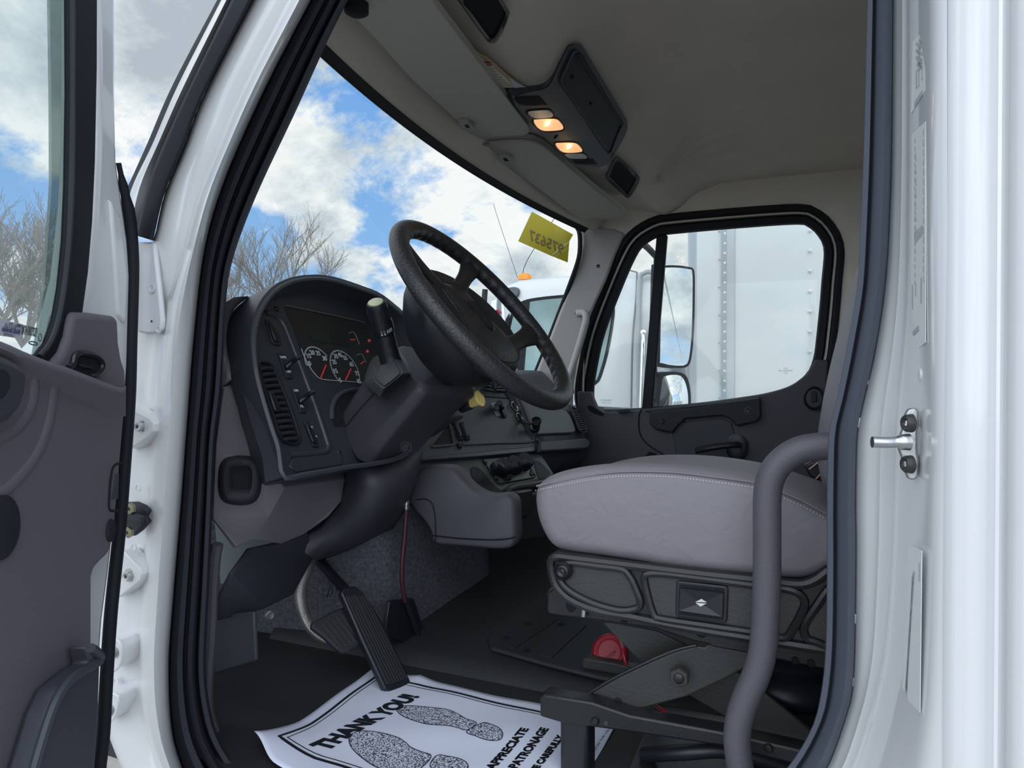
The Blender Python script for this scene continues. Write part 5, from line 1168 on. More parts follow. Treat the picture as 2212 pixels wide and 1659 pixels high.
# upper frame rail and scissor suspension
Bf = lambda x, y: (x*.3436+1120, y*.3436+1280)
ur = plate('upper_rail', [(1182, 1280), (1200, 1270), (1290, 1290), (1620, 1350), (1860, 1390), (1860, 1458), (1781, 1447), (1622, 1413), (1540, 1398), (1530, 1392), (1500, 1386), (1415, 1358), (1295, 1341), (1186, 1326), (1181, 1318)], PY(1.12), .035, BMET, se, bevel=.003)
for x, y, r in ((1233, 1308, .009), (1718, 1427, .006), (1752, 1433, .006), (1515, 1360, .010), (1348, 1341, .006)): lathe('rail_hole', P(x, y, PY(1.119)), (0, -1, 0), [(r, 0), (r*.8, .0006), (.0005, .0006)], DEEP, ur, seg=16, sx=1.4 if r > .007 else 1)
lathe('rail_stud', P(1262, 1312, PY(1.115)), (0, -.2, -1), [(.005, -.012), (.005, .014), (.004, .016)], ZINC, ur, seg=12)
plate('cross_tube_end', [(1181, 1280), (1187, 1272), (1202, 1268), (1206, 1272), (1206, 1300), (1184, 1322)], PY(1.125), .45, GMET, se, bevel=.003)
plate('scissor_arm', [(1299, 1344), (1330, 1345), (1419, 1362), (1481, 1393), (1520, 1420), (1600, 1455), (1680, 1520), (1790, 1610), (1760, 1660), (1700, 1640), (1600, 1570), (1489, 1504), (1388, 1436)], PY(1.20), .012, GMET, se, bevel=.003)
a2 = plate('scissor_arm', [(1450, 1409), (1505, 1395), (1522, 1398), (1528, 1391), (1615, 1409), (1640, 1416), (1650, 1425), (1622, 1436), (1567, 1467), (1484, 1505), (1360, 1538), (1290, 1530), (1250, 1512), (1275, 1498), (1340, 1460)], PY(1.14), .012, GMET, se, bevel=.003, seg=3)
tube('arm_flange', [P(x, y, PY(1.14)) for x, y in ((1250, 1510), (1275, 1496), (1340, 1458), (1450, 1408), (1505, 1394))], .003, BMET, a2, n=20, seg=8)
bolt('pivot_nut', P(1469, 1458, PY(1.127)), (0, -1, 0), .0165, GMET, a2, h=.012, hexa=True)
lathe('pivot_pin', P(1469, 1458, PY(1.127)), (0, -1, 0), [(.0085, 0), (.0085, .016), (.006, .018), (.001, .018)], BMET, a2, seg=18)
lathe('arm_hole', P(1335, 1515, PY(1.139)), (0, -1, 0), [(.007, 0), (.006, .0008), (.0005, .0008)], DEEP, a2, seg=16)
# lower rail: a channel with visible top flange
def rail(y0, xs0, xs1):
    pass
LRt = [(1166, 1505), (1176, 1500), (1278, 1517), (1360, 1545), (1563, 1582), (1713, 1616), (1800, 1636)]
LRb = [(1166, 1548), (1216, 1563), (1360, 1582), (1563, 1613), (1713, 1652), (1800, 1672)]
lr = plate('lower_rail', LRt+list(reversed(LRb)), PY(1.105), .035, BMET, se, bevel=.004, seg=3)
for x, y in ((1286, 1558), (1660, 1615)): lathe('rail_rivet', P(x, y, PY(1.104)), (0, -1, 0), [(.007, 0), (.0068, .003), (.005, .005), (.001, .0055)], BMET, lr, seg=18)
lathe('rail_hole', P(1309, 1562, PY(1.104)), (0, -1, 0), [(.0045, 0), (.004, .0006), (.0005, .0006)], GMET, lr, seg=14)
plate('rear_lower_rail', [(1257, 1424), (1262, 1422), (1322, 1432), (1500, 1475), (1600, 1500), (1600, 1530), (1300, 1466), (1257, 1462)], PY(1.46), .03, GMET, se, bevel=.003)
obox('front_leg', V((P(1243, 1610, PY(1.12)).x, 1.135, (ZF+CZ-.565)/2)), V((.052, 0, 0)), V((0, .05, 0)), V((0, 0, (CZ-.565)-ZF)), BMET, se, bevel=.008, seg=3)
obox('front_leg', V((P(1344, 1610, PY(1.16)).x, 1.46, (ZF+CZ-.56)/2)), V((.03, 0, 0)), V((0, .05, 0)), V((0, 0, (CZ-.56)-ZF)), BMET, se, bevel=.006)
obox('rear_leg', V((.10, 1.135, (ZF+CZ-.60)/2)), V((.06, 0, 0)), V((0, .05, 0)), V((0, 0, (CZ-.60)-ZF)), BMET, se, bevel=.008)
obox('base_plate', V((-.05, 1.32, ZF+.008)), V((.44, 0, 0)), V((0, .42, 0)), V((0, 0, .016)), BMET, se, bevel=.003)
rows = []
for r, z in ((.05, -.64), (.095, -.63), (.10, -.60), (.085, -.585), (.10, -.57), (.10, -.55), (.082, -.535), (.095, -.51), (.08, -.49), (.04, -.48)):
    rows.append([V((-.02+math.cos(b)*r, 1.34+math.sin(b)*r, CZ+z)) for b in [2*math.pi*j/28 for j in range(28)]])
loft('air_spring', rows, BLK, se, closed=True, cap=True, smooth=60)
tube('air_hose', [V((-.25, 1.20, ZF+.02)), V((-.18, 1.16, ZF+.06)), V((-.10, 1.17, ZF+.075)), V((0, 1.2, ZF+.05)), V((.08, 1.22, ZF+.02))], .013, BLK, se, n=24)
tube('tether_strap', [P(1415, 1523, PY(1.19)), P(1432, 1535, PY(1.17)), P(1440, 1541, PY(1.17)), P(1453, 1551, PY(1.165))], .0035, RED, se, n=12, label='red strap end')
bk = thing('seat_belt_buckle', P(1770, 1018, PY(1.62)), 'black seat belt buckle with orange edging behind the driver seat cushion', 'buckle')
plate('buckle_body', [(1735, 1005), (1765, 993), (1800, 990), (1800, 1045), (1785, 1050), (1750, 1030)], PY(1.62), .02, BLK, bk, bevel=.004)
for a_, b_ in (((1748, 1014), (1772, 995)), ((1762, 1035), (1790, 1008))): tube('buckle_trim', [P(*a_, PY(1.615)), P(*b_, PY(1.615))], .0018, mat('copper_trim', (.6, .35, .28), .4), bk, seg=6)
# entry grab bar
gb = tube('entry_grab_bar', [P(x, y, PY(1.02)) for x, y in ((1850, 968), (1800, 964), (1765, 965), (1728, 972), (1696, 990), (1673, 1015), (1661, 1045), (1657, 1085), (1657, 1160), (1656, 1260), (1652, 1360), (1646, 1415), (1632, 1462), (1612, 1508), (1598, 1550), (1592, 1595), (1596, 1640), (1604, 1700), (1612, 1800))], .0192, mat('grab_bar_coating', (.085, .082, .10), .48, bump=.3, bscale=500), None, n=90, seg=24)
tag(gb, 'thick dark grey bent grab bar beside the driver seat at the door opening', 'grab bar')

# ================================================================== FLOOR ITEMS
# paper mat
pm = thing('paper_floor_mat', V((-.65, 1.17, ZF)), 'white printed paper floor mat with shoe prints and THANK YOU lettering', 'floor mat')
PFz = PZ(-.699)
def ph_(x, y):
    z = .0012+.0022*(1+math.sin(x*31+y*13))*.5+.002*(1+math.sin(x*17-y*38))*.5
    d = math.hypot(x+.925, y-.955); z += .040*max(0, 1-d/.13)**1.5
    z += .010*max(0, 1-math.hypot(x+.80, (y-1.34))/.07)**2
    return z
def paper():
    n, m_ = 60, 34; rows = []
    for i in range(n+1):
        u = i/n; row = []
        for j in range(m_+1):
            v = j/m_; x = (-.925-.005*v)*(1-u)+(-.345+.015*v)*u; y = (.955-.025*sm(u*8))*(1-v)+1.341*v-.008*u+.004*math.sin(u*9)*v
            if j == m_ and i == 0: y -= 0
            row.append(V((x, y, ZF+ph_(x, y))))
        rows.append(row)
    return loft('paper_sheet', rows, PAPER, pm, smooth=80, solid=.0004, soff=-1)
paper()
def paper_text(name, s, a, b, cap, up):
    """set a line of lettering from pixel a to pixel b on the floor, cap height in metres"""
    A, B = P(*a, PFz), P(*b, PFz); B = V((B.x, B.y, A.z)); L = (B-A).length
    o = text(name, s, A, B-A, V((-1, 0, 0)), cap/.70, INK, pm, bold=.0032)
    base = wloc(pm); xd = (B-A).normalized(); xs = [(V(v.co)+base-A).dot(xd) for v in o.data.vertices]; w = max(xs)
    yd = xd.cross(V((0, 0, 1)))*-1; yd = V((-xd.y, xd.x, 0))
    for v in o.data.vertices:
        p = V(v.co)+base; t = (p-A).dot(xd)*L/w; q = A+xd*t+up*((p-A).dot(V((-1, 0, 0)))); q = V((q.x, q.y, 0))
        v.co = V((q.x, q.y, ZF+ph_(q.x, q.y)+.0006+(p.z-A.z > .0008)*.0002))-base
    return o
UPp = V((-1, -.0, 0))
paper_text('printed_thank_you', 'THANK YOU!', (706, 1624), (882, 1502), .037, UPp)
def fwd(px_, py_, L):   # point further back along the line toward the sill
    p = P(px_, py_, PFz); return p
def world_text(name, s, xe, ye, y0, cap):
    A = V((xe-.006, y0, ZF)); B = V((xe, ye, ZF))
    cu_o = text(name, s, A, B-A, UPp, cap/.70, INK, pm, bold=.0013 if cap > .01 else 0)
    base = wloc(pm); xd = (B-A).normalized(); L = (B-A).length; w = max((V(v.co)+base-A).dot(xd) for v in cu_o.data.vertices)
    for v in cu_o.data.vertices:
        p = V(v.co)+base; q = A+xd*((p-A).dot(xd)*L/w)+UPp*((p-A).dot(UPp)); v.co = V((q.x, q.y, ZF+ph_(q.x, q.y)+.0006))-base
world_text('printed_message', 'WE APPRECIATE', -.490, 1.2276, 1.030, .0165)
world_text('printed_message', 'YOUR PATRONAGE', -.454, 1.243, 1.018, .0165)
world_text('printed_message', 'PLEASE DRIVE CAREFULLY', -.4184, 1.232, .995, .0125)
world_text('printed_small_text', 'MADE IN THE U.S.A.', P(1296, 1613, PFz).x, 1.30, 1.19, .005)
def border(xy, w):
    ls = []
    for (a_, b_) in zip(xy, xy[1:]):
        n = 24
        for i in range(n):
            p, q = V(a_).lerp(V(b_), i/n), V(a_).lerp(V(b_), (i+1.05)/n)
            ls.append(linepart(V((p.x, p.y, ZF+ph_(p.x, p.y)+.0003)), V((q.x, q.y, ZF+ph_(q.x, q.y)+.0003)), w, (0, 0, 1), .0004))
    return ls
multi('printed_border', border([(-.360, .965, 0), (-.896, .986, 0), (-.899, 1.311, 0), (-.375, 1.300, 0)], .0065), INK, pm, smooth=0)
multi('printed_border', border([(-.366, .975, 0), (-.885, .997, 0), (-.888, 1.300, 0), (-.380, 1.290, 0)], .002), INK, pm, smooth=0)
def speckle():
    m = bpy.data.materials.new('speckled_print'); m.use_nodes = True; nt = m.node_tree; b = nt.nodes['Principled BSDF']; b.inputs['Roughness'].default_value = .7
    n = nt.nodes.new('ShaderNodeTexNoise'); n.inputs['Scale'].default_value = 330; n.inputs['Detail'].default_value = 3
    tc = nt.nodes.new('ShaderNodeTexCoord'); nt.links.new(tc.outputs['Object'], n.inputs['Vector'])
    r = nt.nodes.new('ShaderNodeValToRGB'); r.color_ramp.elements[0].position = .44; r.color_ramp.elements[1].position = .54
    r.color_ramp.elements[0].color = (.03, .035, .06, 1); r.color_ramp.elements[1].color = (.66, .70, .84, 1)
    nt.links.new(n.outputs['Fac'], r.inputs[0]); nt.links.new(r.outputs[0], b.inputs['Base Color']); return m
SPK = speckle()
B3 = lambda x, y: (x*.3165+540, y*.3165+1180)
for pix in ([(1000, 1110), (1040, 1095), (1130, 1095), (1250, 1110), (1350, 1125), (1420, 1155), (1480, 1190), (1547, 1215), (1481, 1268), (1420, 1255), (1350, 1240), (1280, 1236), (1200, 1225), (1100, 1190), (1040, 1160), (1005, 1130)],
            [(1585, 1215), (1640, 1222), (1700, 1250), (1725, 1290), (1710, 1325), (1660, 1333), (1600, 1325), (1540, 1305), (1478, 1278)],
            [(675, 1330), (690, 1300), (740, 1280), (800, 1275), (900, 1285), (1000, 1310), (1060, 1345), (1100, 1380), (1180, 1415), (1237, 1440), (1190, 1510), (1100, 1560), (950, 1540), (850, 1510), (750, 1440), (690, 1380)],
            [(1275, 1440), (1350, 1445), (1430, 1460), (1480, 1490), (1485, 1530), (1440, 1580), (1330, 1570), (1230, 1520)]):
    pp = catmull([P(*B3(*p), PFz) for p in pix], 60, True)
    c = sum(pp, V((0, 0, 0)))/60
    vs = [V((q.x, q.y, ZF+ph_(q.x, q.y)+.0005)) for q in pp]; fs = []
    # several rings so that it follows the paper
    R_ = 6; vs = []
    for k in range(R_):
        s = 1-k/R_
        vs += [V((c.x+(q.x-c.x)*s, c.y+(q.y-c.y)*s, 0)) for q in pp]
    vs.append(V((c.x, c.y, 0))); vs = [V((v.x, v.y, ZF+ph_(v.x, v.y)+.0006)) for v in vs]
    for k in range(R_-1): fs += [(k*60+j, k*60+(j+1) % 60, (k+1)*60+(j+1) % 60, (k+1)*60+j) for j in range(60)]
    fs += [((R_-1)*60+j, (R_-1)*60+(j+1) % 60, R_*60) for j in range(60)]
    mesh('printed_sole', vs, fs, SPK, pm, smooth=60)
    multi('printed_sole_outline', [linepart(V((pp[i].x, pp[i].y, ZF+ph_(pp[i].x, pp[i].y)+.0006)), V((pp[(i+1) % 60].x, pp[(i+1) % 60].y, ZF+ph_(pp[(i+1) % 60].x, pp[(i+1) % 60].y)+.0006)), .0016, (0, 0, 1), .0005) for i in range(60)], INK, pm, smooth=0)

# accelerator
ac = thing('accelerator_pedal', V((-.82, 1.29, ZF+.008)), 'long ribbed black accelerator pedal standing on the paper mat', 'pedal')
top_l, top_r, bot_r, bot_l = P(740, 1278, PY(1.25)), P(786, 1276, PY(1.33)), P(888, 1474, PY(1.31)), P(833, 1492, PY(1.235))
off_b = ZF+.012-min(bot_r.z, bot_l.z)
pts = [P(x, y, PY(d)) for x, y, d in ((736, 1280, 1.245), (746, 1267, 1.262), (768, 1266, 1.29), (790, 1284, 1.325), (824, 1340, 1.328), (888, 1472, 1.315), (880, 1484, 1.30), (845, 1495, 1.255), (832, 1491, 1.240), (780, 1380, 1.245))]
pn = (pts[5]-pts[1]).cross(pts[9]-pts[1]).normalized()
if pn.dot(CAM-pts[0]) < 0: pn = -pn
PLA = (pn, pts[1])
tp = [P(x, y, PLA) for x, y in ((736, 1280), (746, 1267), (768, 1266), (790, 1284), (824, 1340), (888, 1472), (880, 1484), (845, 1495), (832, 1491), (780, 1380))]
prism('treadle', tp, -pn*.018, BLK, ac, bevel=.004)
ribs = []
for i in range(8):
    t = (i+.7)/8.6
    a_ = P(740+48*t, 1283-8*t+(4 if t > .5 else 0), PLA).lerp(P(836+50*t, 1487-16*t, PLA), .03); b_ = P(740+48*t, 1283, PLA).lerp(P(836+50*t, 1487-16*t, PLA), .965)
    tube('tread_rib', [a_+pn*.001, b_+pn*.001], .0030, mat('tread_rubber', (.018, .019, .022), .5), ac, seg=6)
# mount under it
tube('pedal_linkage', [P(745, 1272, PY(1.33)), P(720, 1245, PY(1.36)), P(690, 1212, PY(1.40))], .012, BLK, ac, n=10)
for k in range(4): tube('wiring_strand', [P(682+k*6, 1205, PY(1.40)), P(700+k*7, 1232+k*3, PY(1.37)), P(712+k*5, 1262-k*4, PY(1.35)), P(706+k*11, 1290-k*6, PY(1.35))], .0022, BLKM, ac, n=14, seg=6)
# brake
bp = thing('brake_pedal', V((-.98, 1.27, CZ-.58)), 'brake pedal with a square-grid black rubber pad on a curved metal arm', 'pedal')
tube('pedal_arm', [P(x, y, PY(d)) for x, y, d in ((690, 1170, 1.36), (665, 1225, 1.30), (650, 1270, 1.27), (651, 1305, 1.26), (662, 1340, 1.26), (684, 1370, 1.265), (712, 1385, 1.28), (735, 1388, 1.29))], [.012, .013, .014, .014, .013, .011, .009], CAST, bp, n=24, seg=10, flat=1.2)
PB_ = PL((.75, -.35, .55), P(735, 1360, PY(1.235)))
pd = plate('pedal_pad', [(672, 1356), (674, 1344), (700, 1330), (730, 1315), (752, 1308), (766, 1314), (780, 1350), (786, 1380), (784, 1390), (748, 1410), (738, 1410), (722, 1398), (700, 1376)], PB_, .014, BLKM, bp, bevel=.005, seg=3)
g = lambda u, v: P(694+(758-694)*u+(42)*v, 1345-(26)*u+(52)*v+8*u*v, off(PB_, .001))
for i in range(7): tube('pad_rib', [g(i/6, 0), g(i/6, .5), g(i/6, 1)], .0022, GMET, pd, seg=6)
for i in range(6): tube('pad_rib', [g(0, i/5), g(.5, i/5), g(1, i/5)], .0018, GMET, pd, seg=6)
# tilt lever with maroon sleeve, and its bracket
tl = thing('tilt_cable_tube', P(875, 1290, PX(-.92)), 'thin maroon tube with a bright metal tip running down to a black bracket', 'tube')
PXr = -.905
tube('maroon_tube', [P(x, y, PX(PXr)) for x, y in ((878, 1098), (876, 1130), (873, 1170), (869, 1210), (868, 1245), (871, 1275), (875, 1300))], .0058, mat('maroon_rubber', (.05, .010, .018), .5), tl, n=30, seg=12)
lathe('metal_tip', P(878, 1099, PX(PXr)), (0, 0, 1), [(.0065, -.002), (.0078, 0), (.0078, .008), (.006, .010), (.0078, .012), (.0075, .022), (.004, .024)], STEEL, tl, seg=16)
br = plate('black_bracket', [(842, 1300), (850, 1296), (893, 1292), (897, 1300), (920, 1372), (923, 1388), (915, 1394), (905, 1392), (870, 1386), (836, 1372), (834, 1350)], PX(-.915), .01, BLK, tl, bevel=.002)
tube('bracket_rod', [P(x, y, PX(-.905)) for x, y in ((878, 1300), (892, 1340), (906, 1380), (910, 1391))], .0075, BLK, tl, n=10, seg=12)
lathe('small_fitting', P(582, 1328, PY(1.2)), (1, -.5, 0), [(.012, 0), (.012, .006), (.008, .008), (.004, .007)], CAST, wf, seg=14)
# red cap
rc = thing('red_round_cap', P(1316, 1436, PY(1.50)), 'round red plastic cap embossed 2024 on the floor behind the seat frame', 'cap')
ca = P(1318, 1410, PY(1.50)); cax = V((.10, -.93, .40)).normalized(); cax = (CAM-ca).normalized()*.6+V((-.1, -.5, .5)); cax.normalize()
lathe('cap_disc', ca, cax, [(.020, -.06), (.038, -.03), (.042, -.006), (.042, .004), (.038, .008), (.036, .006), (.034, .006), (.0325, .009), (.027, .010), (.0262, .0088), (.0255, .010), (.001, .0105)], RED, rc, seg=44)
_, uu, ww = frame_of(cax)
rdir = (RT*.72+UP*.70); rdir = (rdir-cax*rdir.dot(cax)).normalized(); udir = cax.cross(rdir)
text('embossed_year', '2024', ca+cax*.0103-rdir*.013-udir*.012, rdir, udir, .0125, mat('dark_red', (.08, .0, .008), .6), rc)
tube('red_strap', [P(x, y, PY(d)) for x, y, d in ((1340, 1386, 1.49), (1346, 1405, 1.46), (1350, 1425, 1.45), (1354, 1436, 1.45))], .0042, RED, rc, n=14, seg=8)
# ================================================================== OUTSIDE
# passenger side mirrors
mi = thing('side_mirror', P(1418, 830, PY(3.40)), 'black door mirror outside the passenger window, tall glass over a small convex one', 'mirror')
PM = PL((.76, -.65, 0), P(1462, 690, PY(3.40)))
MIR = mat('mirror_silver', (.92, .95, .97), .01, metal=1)
big = [(1426, 580), (1432, 574), (1460, 573), (1490, 577), (1500, 586), (1501, 640), (1499, 720), (1494, 770), (1488, 789), (1474, 795), (1445, 793), (1424, 786), (1421, 770)]
dome('mirror_housing', big, PM, .07, BLKM, mi, edge=.008)
mesh('mirror_glass', [P(x, y, off(PM, .001)) for x, y in ins(big, -5)], [tuple(range(50))], MIR, mi, smooth=0)
small = [(1420, 828), (1424, 812), (1434, 804), (1460, 803), (1478, 808), (1487, 822), (1492, 850), (1492, 885), (1488, 930), (1420, 930)]
PM2 = PL((.72, -.69, .0), P(1460, 850, PY(3.40)))
dome('convex_housing', small, PM2, .07, BLKM, mi, edge=.008)
sp_ = [P(x, y, off(PM2, .001)) for x, y in ins([(1430, 826), (1436, 814), (1450, 810), (1470, 812), (1480, 826), (1486, 852), (1486, 884), (1482, 920), (1426, 920)], 0)]
cc_ = sum(sp_, V((0, 0, 0)))/len(sp_); nn_ = nrm(off(PM2, 0))
rows = [[cc_+(p-cc_)*s+nn_*(.012*(1-s*s)) for p in sp_] for s in (1, .85, .7, .5, .3, .1)]
loft('convex_glass', rows, MIR, mi, closed=True, cap=True, smooth=80)
for pts in (((1415, 860, 3.36), (1412, 760, 3.36), (1416, 650, 3.36), (1419, 556, 3.38)), ((1419, 556, 3.38), (1400, 536, 3.30), (1385, 524, 3.15))):
    tube('mirror_arm', [P(x, y, PY(d)) for x, y, d in pts], .016, BLKM, mi, n=16)
tube('mirror_arm', [P(1415, 862, PY(3.36)), P(1410, 880, PY(3.28)), P(1405, 900, PY(3.14))], .016, BLKM, mi, n=10)
# yellow stock number sticker on the windshield
PS = PL((.62, -.62, .38), P(1180, 512, PY(2.86)))
yl = mat('yellow_tape', (.50, .44, .055), .6)
nt = yl.node_tree; b_ = nt.nodes['Principled BSDF']
trn = nt.nodes.new('ShaderNodeBsdfTranslucent'); trn.inputs[0].default_value = (.70, .62, .06, 1); mx = nt.nodes.new('ShaderNodeMixShader'); mx.inputs[0].default_value = .55
nt.links.new(b_.outputs[0], mx.inputs[1]); nt.links.new(trn.outputs[0], mx.inputs[2]); nt.links.new(mx.outputs[0], nt.nodes['Material Output'].inputs[0])
KS = 1/13.83
C1 = lambda x, y: (x*KS+1110, y*KS+450)
ys = plate('stock_number_sticker', [C1(*p) for p in [(540, 95), (1775, 785), (1660, 985), (1610, 1615), (1110, 1415), (130, 980)]], PS, .0008, yl, None, bevel=0)
tag(ys, 'yellow sticker numbered 975637 seen reversed high on the windshield', 'sticker')
a_, b2 = P(*C1(430, 925), off(PS, .001)), P(*C1(1420, 1370), off(PS, .001))
nm_ = mat('sticker_number', (.14, .10, .035), .7)
xd = (a_-b2).normalized(); yd = (P(*C1(480, 550), PS)-P(*C1(400, 925), PS)).normalized()
o = text('sticker_number', '975637', P(*C1(1450, 1380), off(PS, .001)), xd, yd, .078, nm_, ys, mirror=True, bold=.0012, lift=.001)
base = wloc(ys); L = (P(*C1(395, 920), PS)-P(*C1(1450, 1380), PS)).length; O = P(*C1(1450, 1380), off(PS, .001))
w = max((V(v.co)+base-O).dot(xd) for v in o.data.vertices); yp = (yd-xd*yd.dot(xd)).normalized()
for v in o.data.vertices:
    p = V(v.co)+base-O; v.co = v.co+xd*(p.dot(xd)*(L/w-1))
prism('sticker_crease', [P(*C1(*p), off(PS, .0018)) for p in [(1110, 1410), (1300, 1235), (1500, 1090), (1650, 985), (1640, 1040), (1480, 1170), (1330, 1270), (1180, 1400)]], nrm(PS)*.0004, mat('yellow_tape_light', (.62, .56, .16), .5), ys, bevel=0, smooth=0)

# ---- second truck alongside
YT = 4.9
tk = thing('parked_truck', V((-1.6, 5.9, 0)), 'white day cab truck parked alongside, seen through the windshield and passenger window', 'truck')
TW = mat('white_truck_paint', (.66, .68, .70), .25, coat=.5)
CABS = [(1030, 870), (1040, 780), (1050, 720), (1060, 660), (1075, 625), (1090, 611), (1120, 601), (1170, 596), (1219, 592), (1290, 587), (1365, 583), (1420, 582), (1434, 592), (1440, 650), (1440, 1500), (1010, 1500)]
rows = []
lp = [P(x, y, PY(YT)) for x, y in [(p.x, p.y) for p in catmull(px3(CABS), 90, True)]]
cen = sum(lp, V((0, 0, 0)))/90
for s, y in ((.93, 0), (.975, .02), (.995, .06), (1, .12), (1, 1.0), (1, 1.9), (.995, 1.96), (.96, 2.0)):
    rows.append([V((cen.x+(p.x-cen.x)*s, YT+y, cen.z+(p.z-cen.z)*s)) for p in lp])
loft('cab_body', rows, TW, tk, closed=True, cap=True, smooth=50)
BG = mat('truck_glass_dark', (.20, .30, .30), .08, var=.5, vscale=2.2)
WINP = [(1100, 690), (1112, 662), (1128, 650), (1150, 644), (1200, 638), (1290, 632), (1320, 640), (1328, 673), (1318, 744), (1302, 805), (1288, 830), (1240, 850), (1150, 862), (1085, 862), (1080, 800)]
YW = YT-.005
plate('side_window_frame', WINP, PY(YW), .03, RUB, tk, smooth=80, bevel=.004)
wl_ = offset_loop([(p.x, p.y) for p in catmull(px3(WINP), 80, True)], -7)
plate('side_window', wl_, PY(YW-.006), .008, BG, tk, bevel=0)
plate('window_divider', [(1131, 652), (1144, 650), (1126, 870), (1110, 870)], PY(YW-.012), .01, RUB, tk, bevel=.002)
plate('window_post', [(1092, 690), (1100, 676), (1099, 860), (1088, 860)], PY(YW-.012), .01, RUB, tk, bevel=.002)
plate('front_quarter_panel', [(1048, 700), (1062, 650), (1086, 640), (1092, 700), (1088, 870), (1030, 870)], PY(YW-.004), .02, mat('chrome_panel', (.75, .76, .80), .12, metal=.7), tk, bevel=.003)
tube('red_stripe_and_reflection', [P(x, y, PY(YW-.012)) for x, y in ((1050, 672), (1056, 680), (1062, 690), (1068, 676), (1076, 671), (1080, 676))], .012, RED, tk, n=20, seg=8)  # red swoosh is a reflection drawn on as solid colour
plate('marker_lamp_cover', [(1092, 625), (1106, 620), (1116, 621), (1120, 628), (1118, 638), (1110, 644), (1100, 645)], PY(YT-.03), .08, mat('lamp_smoke', (.08, .09, .10), .3), tk, smooth=30, bevel=.006)
rows = [[V((P(1133, 598, PY(5.1)).x+math.cos(b)*r*1.35, 5.1+math.sin(b)*r, P(1133, 601, PY(5.1)).z+z)) for b in [2*math.pi*j/24 for j in range(24)]] for r, z in ((.042, -.01), (.042, .01), (.036, .028), (.022, .038), (.004, .041))]
loft('roof_marker_lamp', rows, ORANGE, tk, closed=True, cap=True, smooth=60)
tube('radio_antenna', [P(1128, 600, PY(5.15)), P(1140, 560, PY(5.15)), P(1212, 450, PY(5.2))], .003, BLKM, tk, n=10, seg=6)
tube('radio_antenna', [P(1118, 600, PY(5.3)), P(1075, 470, PY(5.3)), P(1066, 440, PY(5.3))], .002, BLKM, tk, n=10, seg=6)
tube('front_mirror_arm', [P(x, y, PY(4.75)) for x, y in ((1048, 625), (1046, 660), (1050, 700))], .022, BLKM, tk, n=8)
# door seam, grab rail behind the door
tube('door_seam', [P(x, y, PY(YW)) for x, y in ((1376, 588), (1374, 640), (1366, 740), (1363, 880), (1360, 960))], .006, mat('seam_grey', (.22, .23, .25), .7), tk, n=20, seg=6)
tube('door_seam', [P(x, y, PY(YW)) for x, y in ((1330, 586), (1352, 583), (1376, 588))], .005, MATS['seam_grey'], tk, n=12, seg=6)
tube('fairing_edge', [P(x, y, PY(YW-.02)) for x, y in ((1380, 900), (1379, 700), (1381, 610), (1390, 590), (1412, 588), (1430, 600))], .018, mat('fairing_grey', (.40, .42, .44), .5), tk, n=30, seg=8)
CH = mat('chrome', (.8, .8, .82), .08, metal=1)
tube('grab_rail', [P(x, y, PY(d)) for x, y, d in ((1390, 722, 4.84), (1390, 735, 4.80), (1388, 800, 4.80), (1385, 900, 4.80), (1384, 980, 4.80))], .020, CH, tk, n=20)
plate('rail_foot', [(1383, 714), (1389, 711), (1396, 714), (1395, 734), (1383, 734)], PY(4.86), .02, CH, tk, bevel=.004)
# axle/wheels so that it stands on the ground
for x0 in (-3.0, ):
    lathe('wheel', V((-2.2, YT+.15, .5)), (0, 1, 0), [(.2, .02), (.30, 0), (.48, .03), (.5, .08), (.5, .25), (.45, .28)], RUB, tk, seg=36)
lathe('wheel', V((-1.0, YT+.15, .5)), (0, 1, 0), [(.2, .02), (.30, 0), (.48, .03), (.5, .08), (.5, .25), (.45, .28)], RUB, tk, seg=36)

# ---- box trailer body
YB = 4.55
bt = thing('box_trailer', V((2.0, 5.7, 0)), 'tall white riveted box trailer filling the passenger window view', 'trailer')
x0 = P(1470, 700, PY(YB)).x; x1 = 7.0; zt = CZ+2.6; zb = .95
BXM = mat('trailer_white', (.74, .77, .78), .3, var=.03, vscale=1.5, coat=.3)
prism('box_body', [V((x0+.10, YB+.01, zb)), V((x1, YB+.01, zb)), V((x1, YB+.01, zt)), V((x0+.10, YB+.01, zt))], (0, 2.4, 0), BXM, bt, bevel=.01)
# rounded front corner radius post
rows = []
for z in (zb, zt):
    r_ = []
    for i in range(13):
        a = math.pi/2*i/12; r_.append(V((x0+.34-.34*math.sin(a), YB+.34-.34*math.cos(a), z)))
    r_ = [V((P(1565, 700, PY(YB)).x, YB, z))]+r_+[V((x0, YB+1.2, z))]
    rows.append(r_)
loft('corner_post', rows, mat('aluminium_post', (.62, .65, .68), .28, metal=.35), bt, smooth=50)
xs_ = P(1565, 700, PY(YB)).x
prism('seam_cover', [V((xs_-.02, YB-.004, zb)), V((xs_+.012, YB-.004, zb)), V((xs_+.012, YB-.004, zt)), V((xs_-.02, YB-.004, zt))], (0, .01, 0), mat('seam_rail', (.42, .45, .48), .4, metal=.3), bt, bevel=.001)
for px, y0_, st_ in ((1566, 505, 21.2), (1750, 498, 43.6)):
    for i in range(-2, 30 if st_ < 30 else 15):
        py = y0_+i*st_
        if py > 960: break
        p = P(px-(i*.05), py, PY(YB)); lathe('rivet', p, (0, -1, 0), [(.011, -.002), (.010, .003), (.006, .006), (.001, .007)], BXM, bt, seg=10)
for i in range(8):
    p = P(1553.5, 500+i*60, PY(YB)); lathe('rivet', V((p.x, YB, p.z)), (0, -1, 0), [(.006, -.002), (.006, .002), (.001, .004)], MATS['seam_rail'], bt, seg=8)
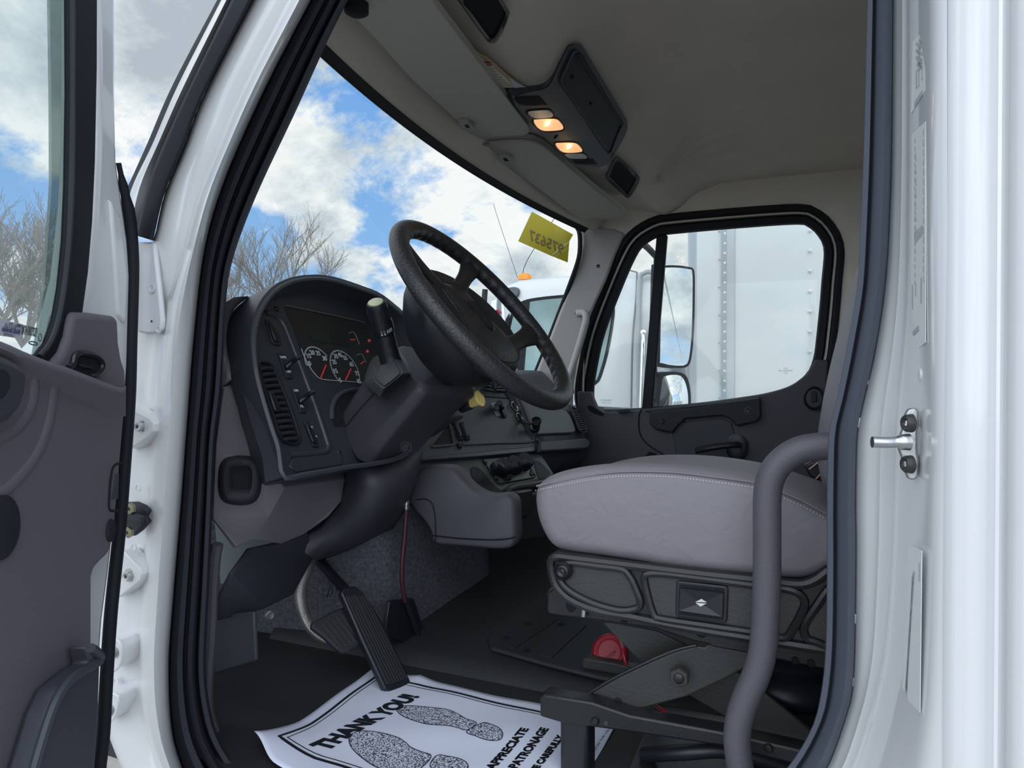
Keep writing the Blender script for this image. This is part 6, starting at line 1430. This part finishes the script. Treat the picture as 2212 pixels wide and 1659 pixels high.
for x in (1.6, 2.8, 4.6, 5.8): lathe('wheel', V((x, YB+.2, .5)), (0, 1, 0), [(.2, .02), (.30, 0), (.48, .03), (.5, .08), (.5, .25), (.45, .28)], RUB, bt, seg=30)
# far parked box behind the mirror area
# ---- bare trees
BARK = mat('bare_bark', (.30, .275, .25), .9)
def tree(x, y, h, seed, label, spread=1.0, trunk=.16):
    rng = random.Random(seed); segs = []
    def grow(p, d, L, r, lv):
        n = 3 if lv > 1 else 2
        q = p
        for i in range(n):
            d = (d+V((rng.uniform(-.16, .16), rng.uniform(-.16, .16), rng.uniform(-.03, .10)))).normalized(); q2 = q+d*(L/n)
            segs.append((q, q2, r*(1-i*.12), r*(1-(i+1)*.12))); q = q2
            if lv < 6 and i < n-1 and lv > 0:
                a = rng.uniform(0, 6.28); t = rng.uniform(.5, .95)*spread
                grow(q, (d+V((math.cos(a)*t, math.sin(a)*t, .18))).normalized(), L*rng.uniform(.45, .68), r*.45, lv+1)
        if lv < 6:
            for k in range(2 if lv else 4):
                a = rng.uniform(0, 6.28); t = rng.uniform(.25, .7)*spread
                grow(q, (d+V((math.cos(a)*t, math.sin(a)*t, .12))).normalized(), L*rng.uniform(.62, .80), r*.62, lv+1)
    grow(V((x, y, 0)), V((0, 0, 1)), h*.24, trunk, 0)
    vs = []; fs = []
    for a, b, r0, r1 in segs:
        d = (b-a).normalized(); u = d.orthogonal().normalized(); w = d.cross(u); o = len(vs); r0 = max(r0, .008); r1 = max(r1, .007)
        for c, r in ((a, r0), (b, r1)):
            vs += [c+(u*math.cos(t)+w*math.sin(t))*r for t in (0, 2.09, 4.19)]
        fs += [(o, o+1, o+4, o+3), (o+1, o+2, o+5, o+4), (o+2, o, o+3, o+5)]
    ob = mesh('bare_tree', vs, fs, BARK, None, smooth=0, recalc=False)
    tag(ob, label, 'tree', 'bare trees beyond the lot'); return ob
def at_ground(px, dist): d = ray(px, 815); d = V((d.x, d.y, 0)).normalized(); return d*dist
for px, D, h, sd_n, lab in ((545, 38, 9.2, 4, 'bare leafless tree showing just above the left end of the dashboard'), (625, 40, 11.5, 9, 'bare leafless tree above the middle of the gauge hood'),
                       (470, 48, 9.6, 15, 'bare leafless tree hidden mostly behind the windshield pillar'), (60, 34, 9.4, 21, 'tallest bare leafless tree, seen through the open door window'),
                       (-10, 27, 7.4, 30, 'bare leafless tree at the left edge of the open door window'), (130, 47, 9.5, 37, 'bare leafless tree at the right edge of the open door window')):
    q = at_ground(px, D); tree(q.x, q.y, h*1.3, sd_n, lab)
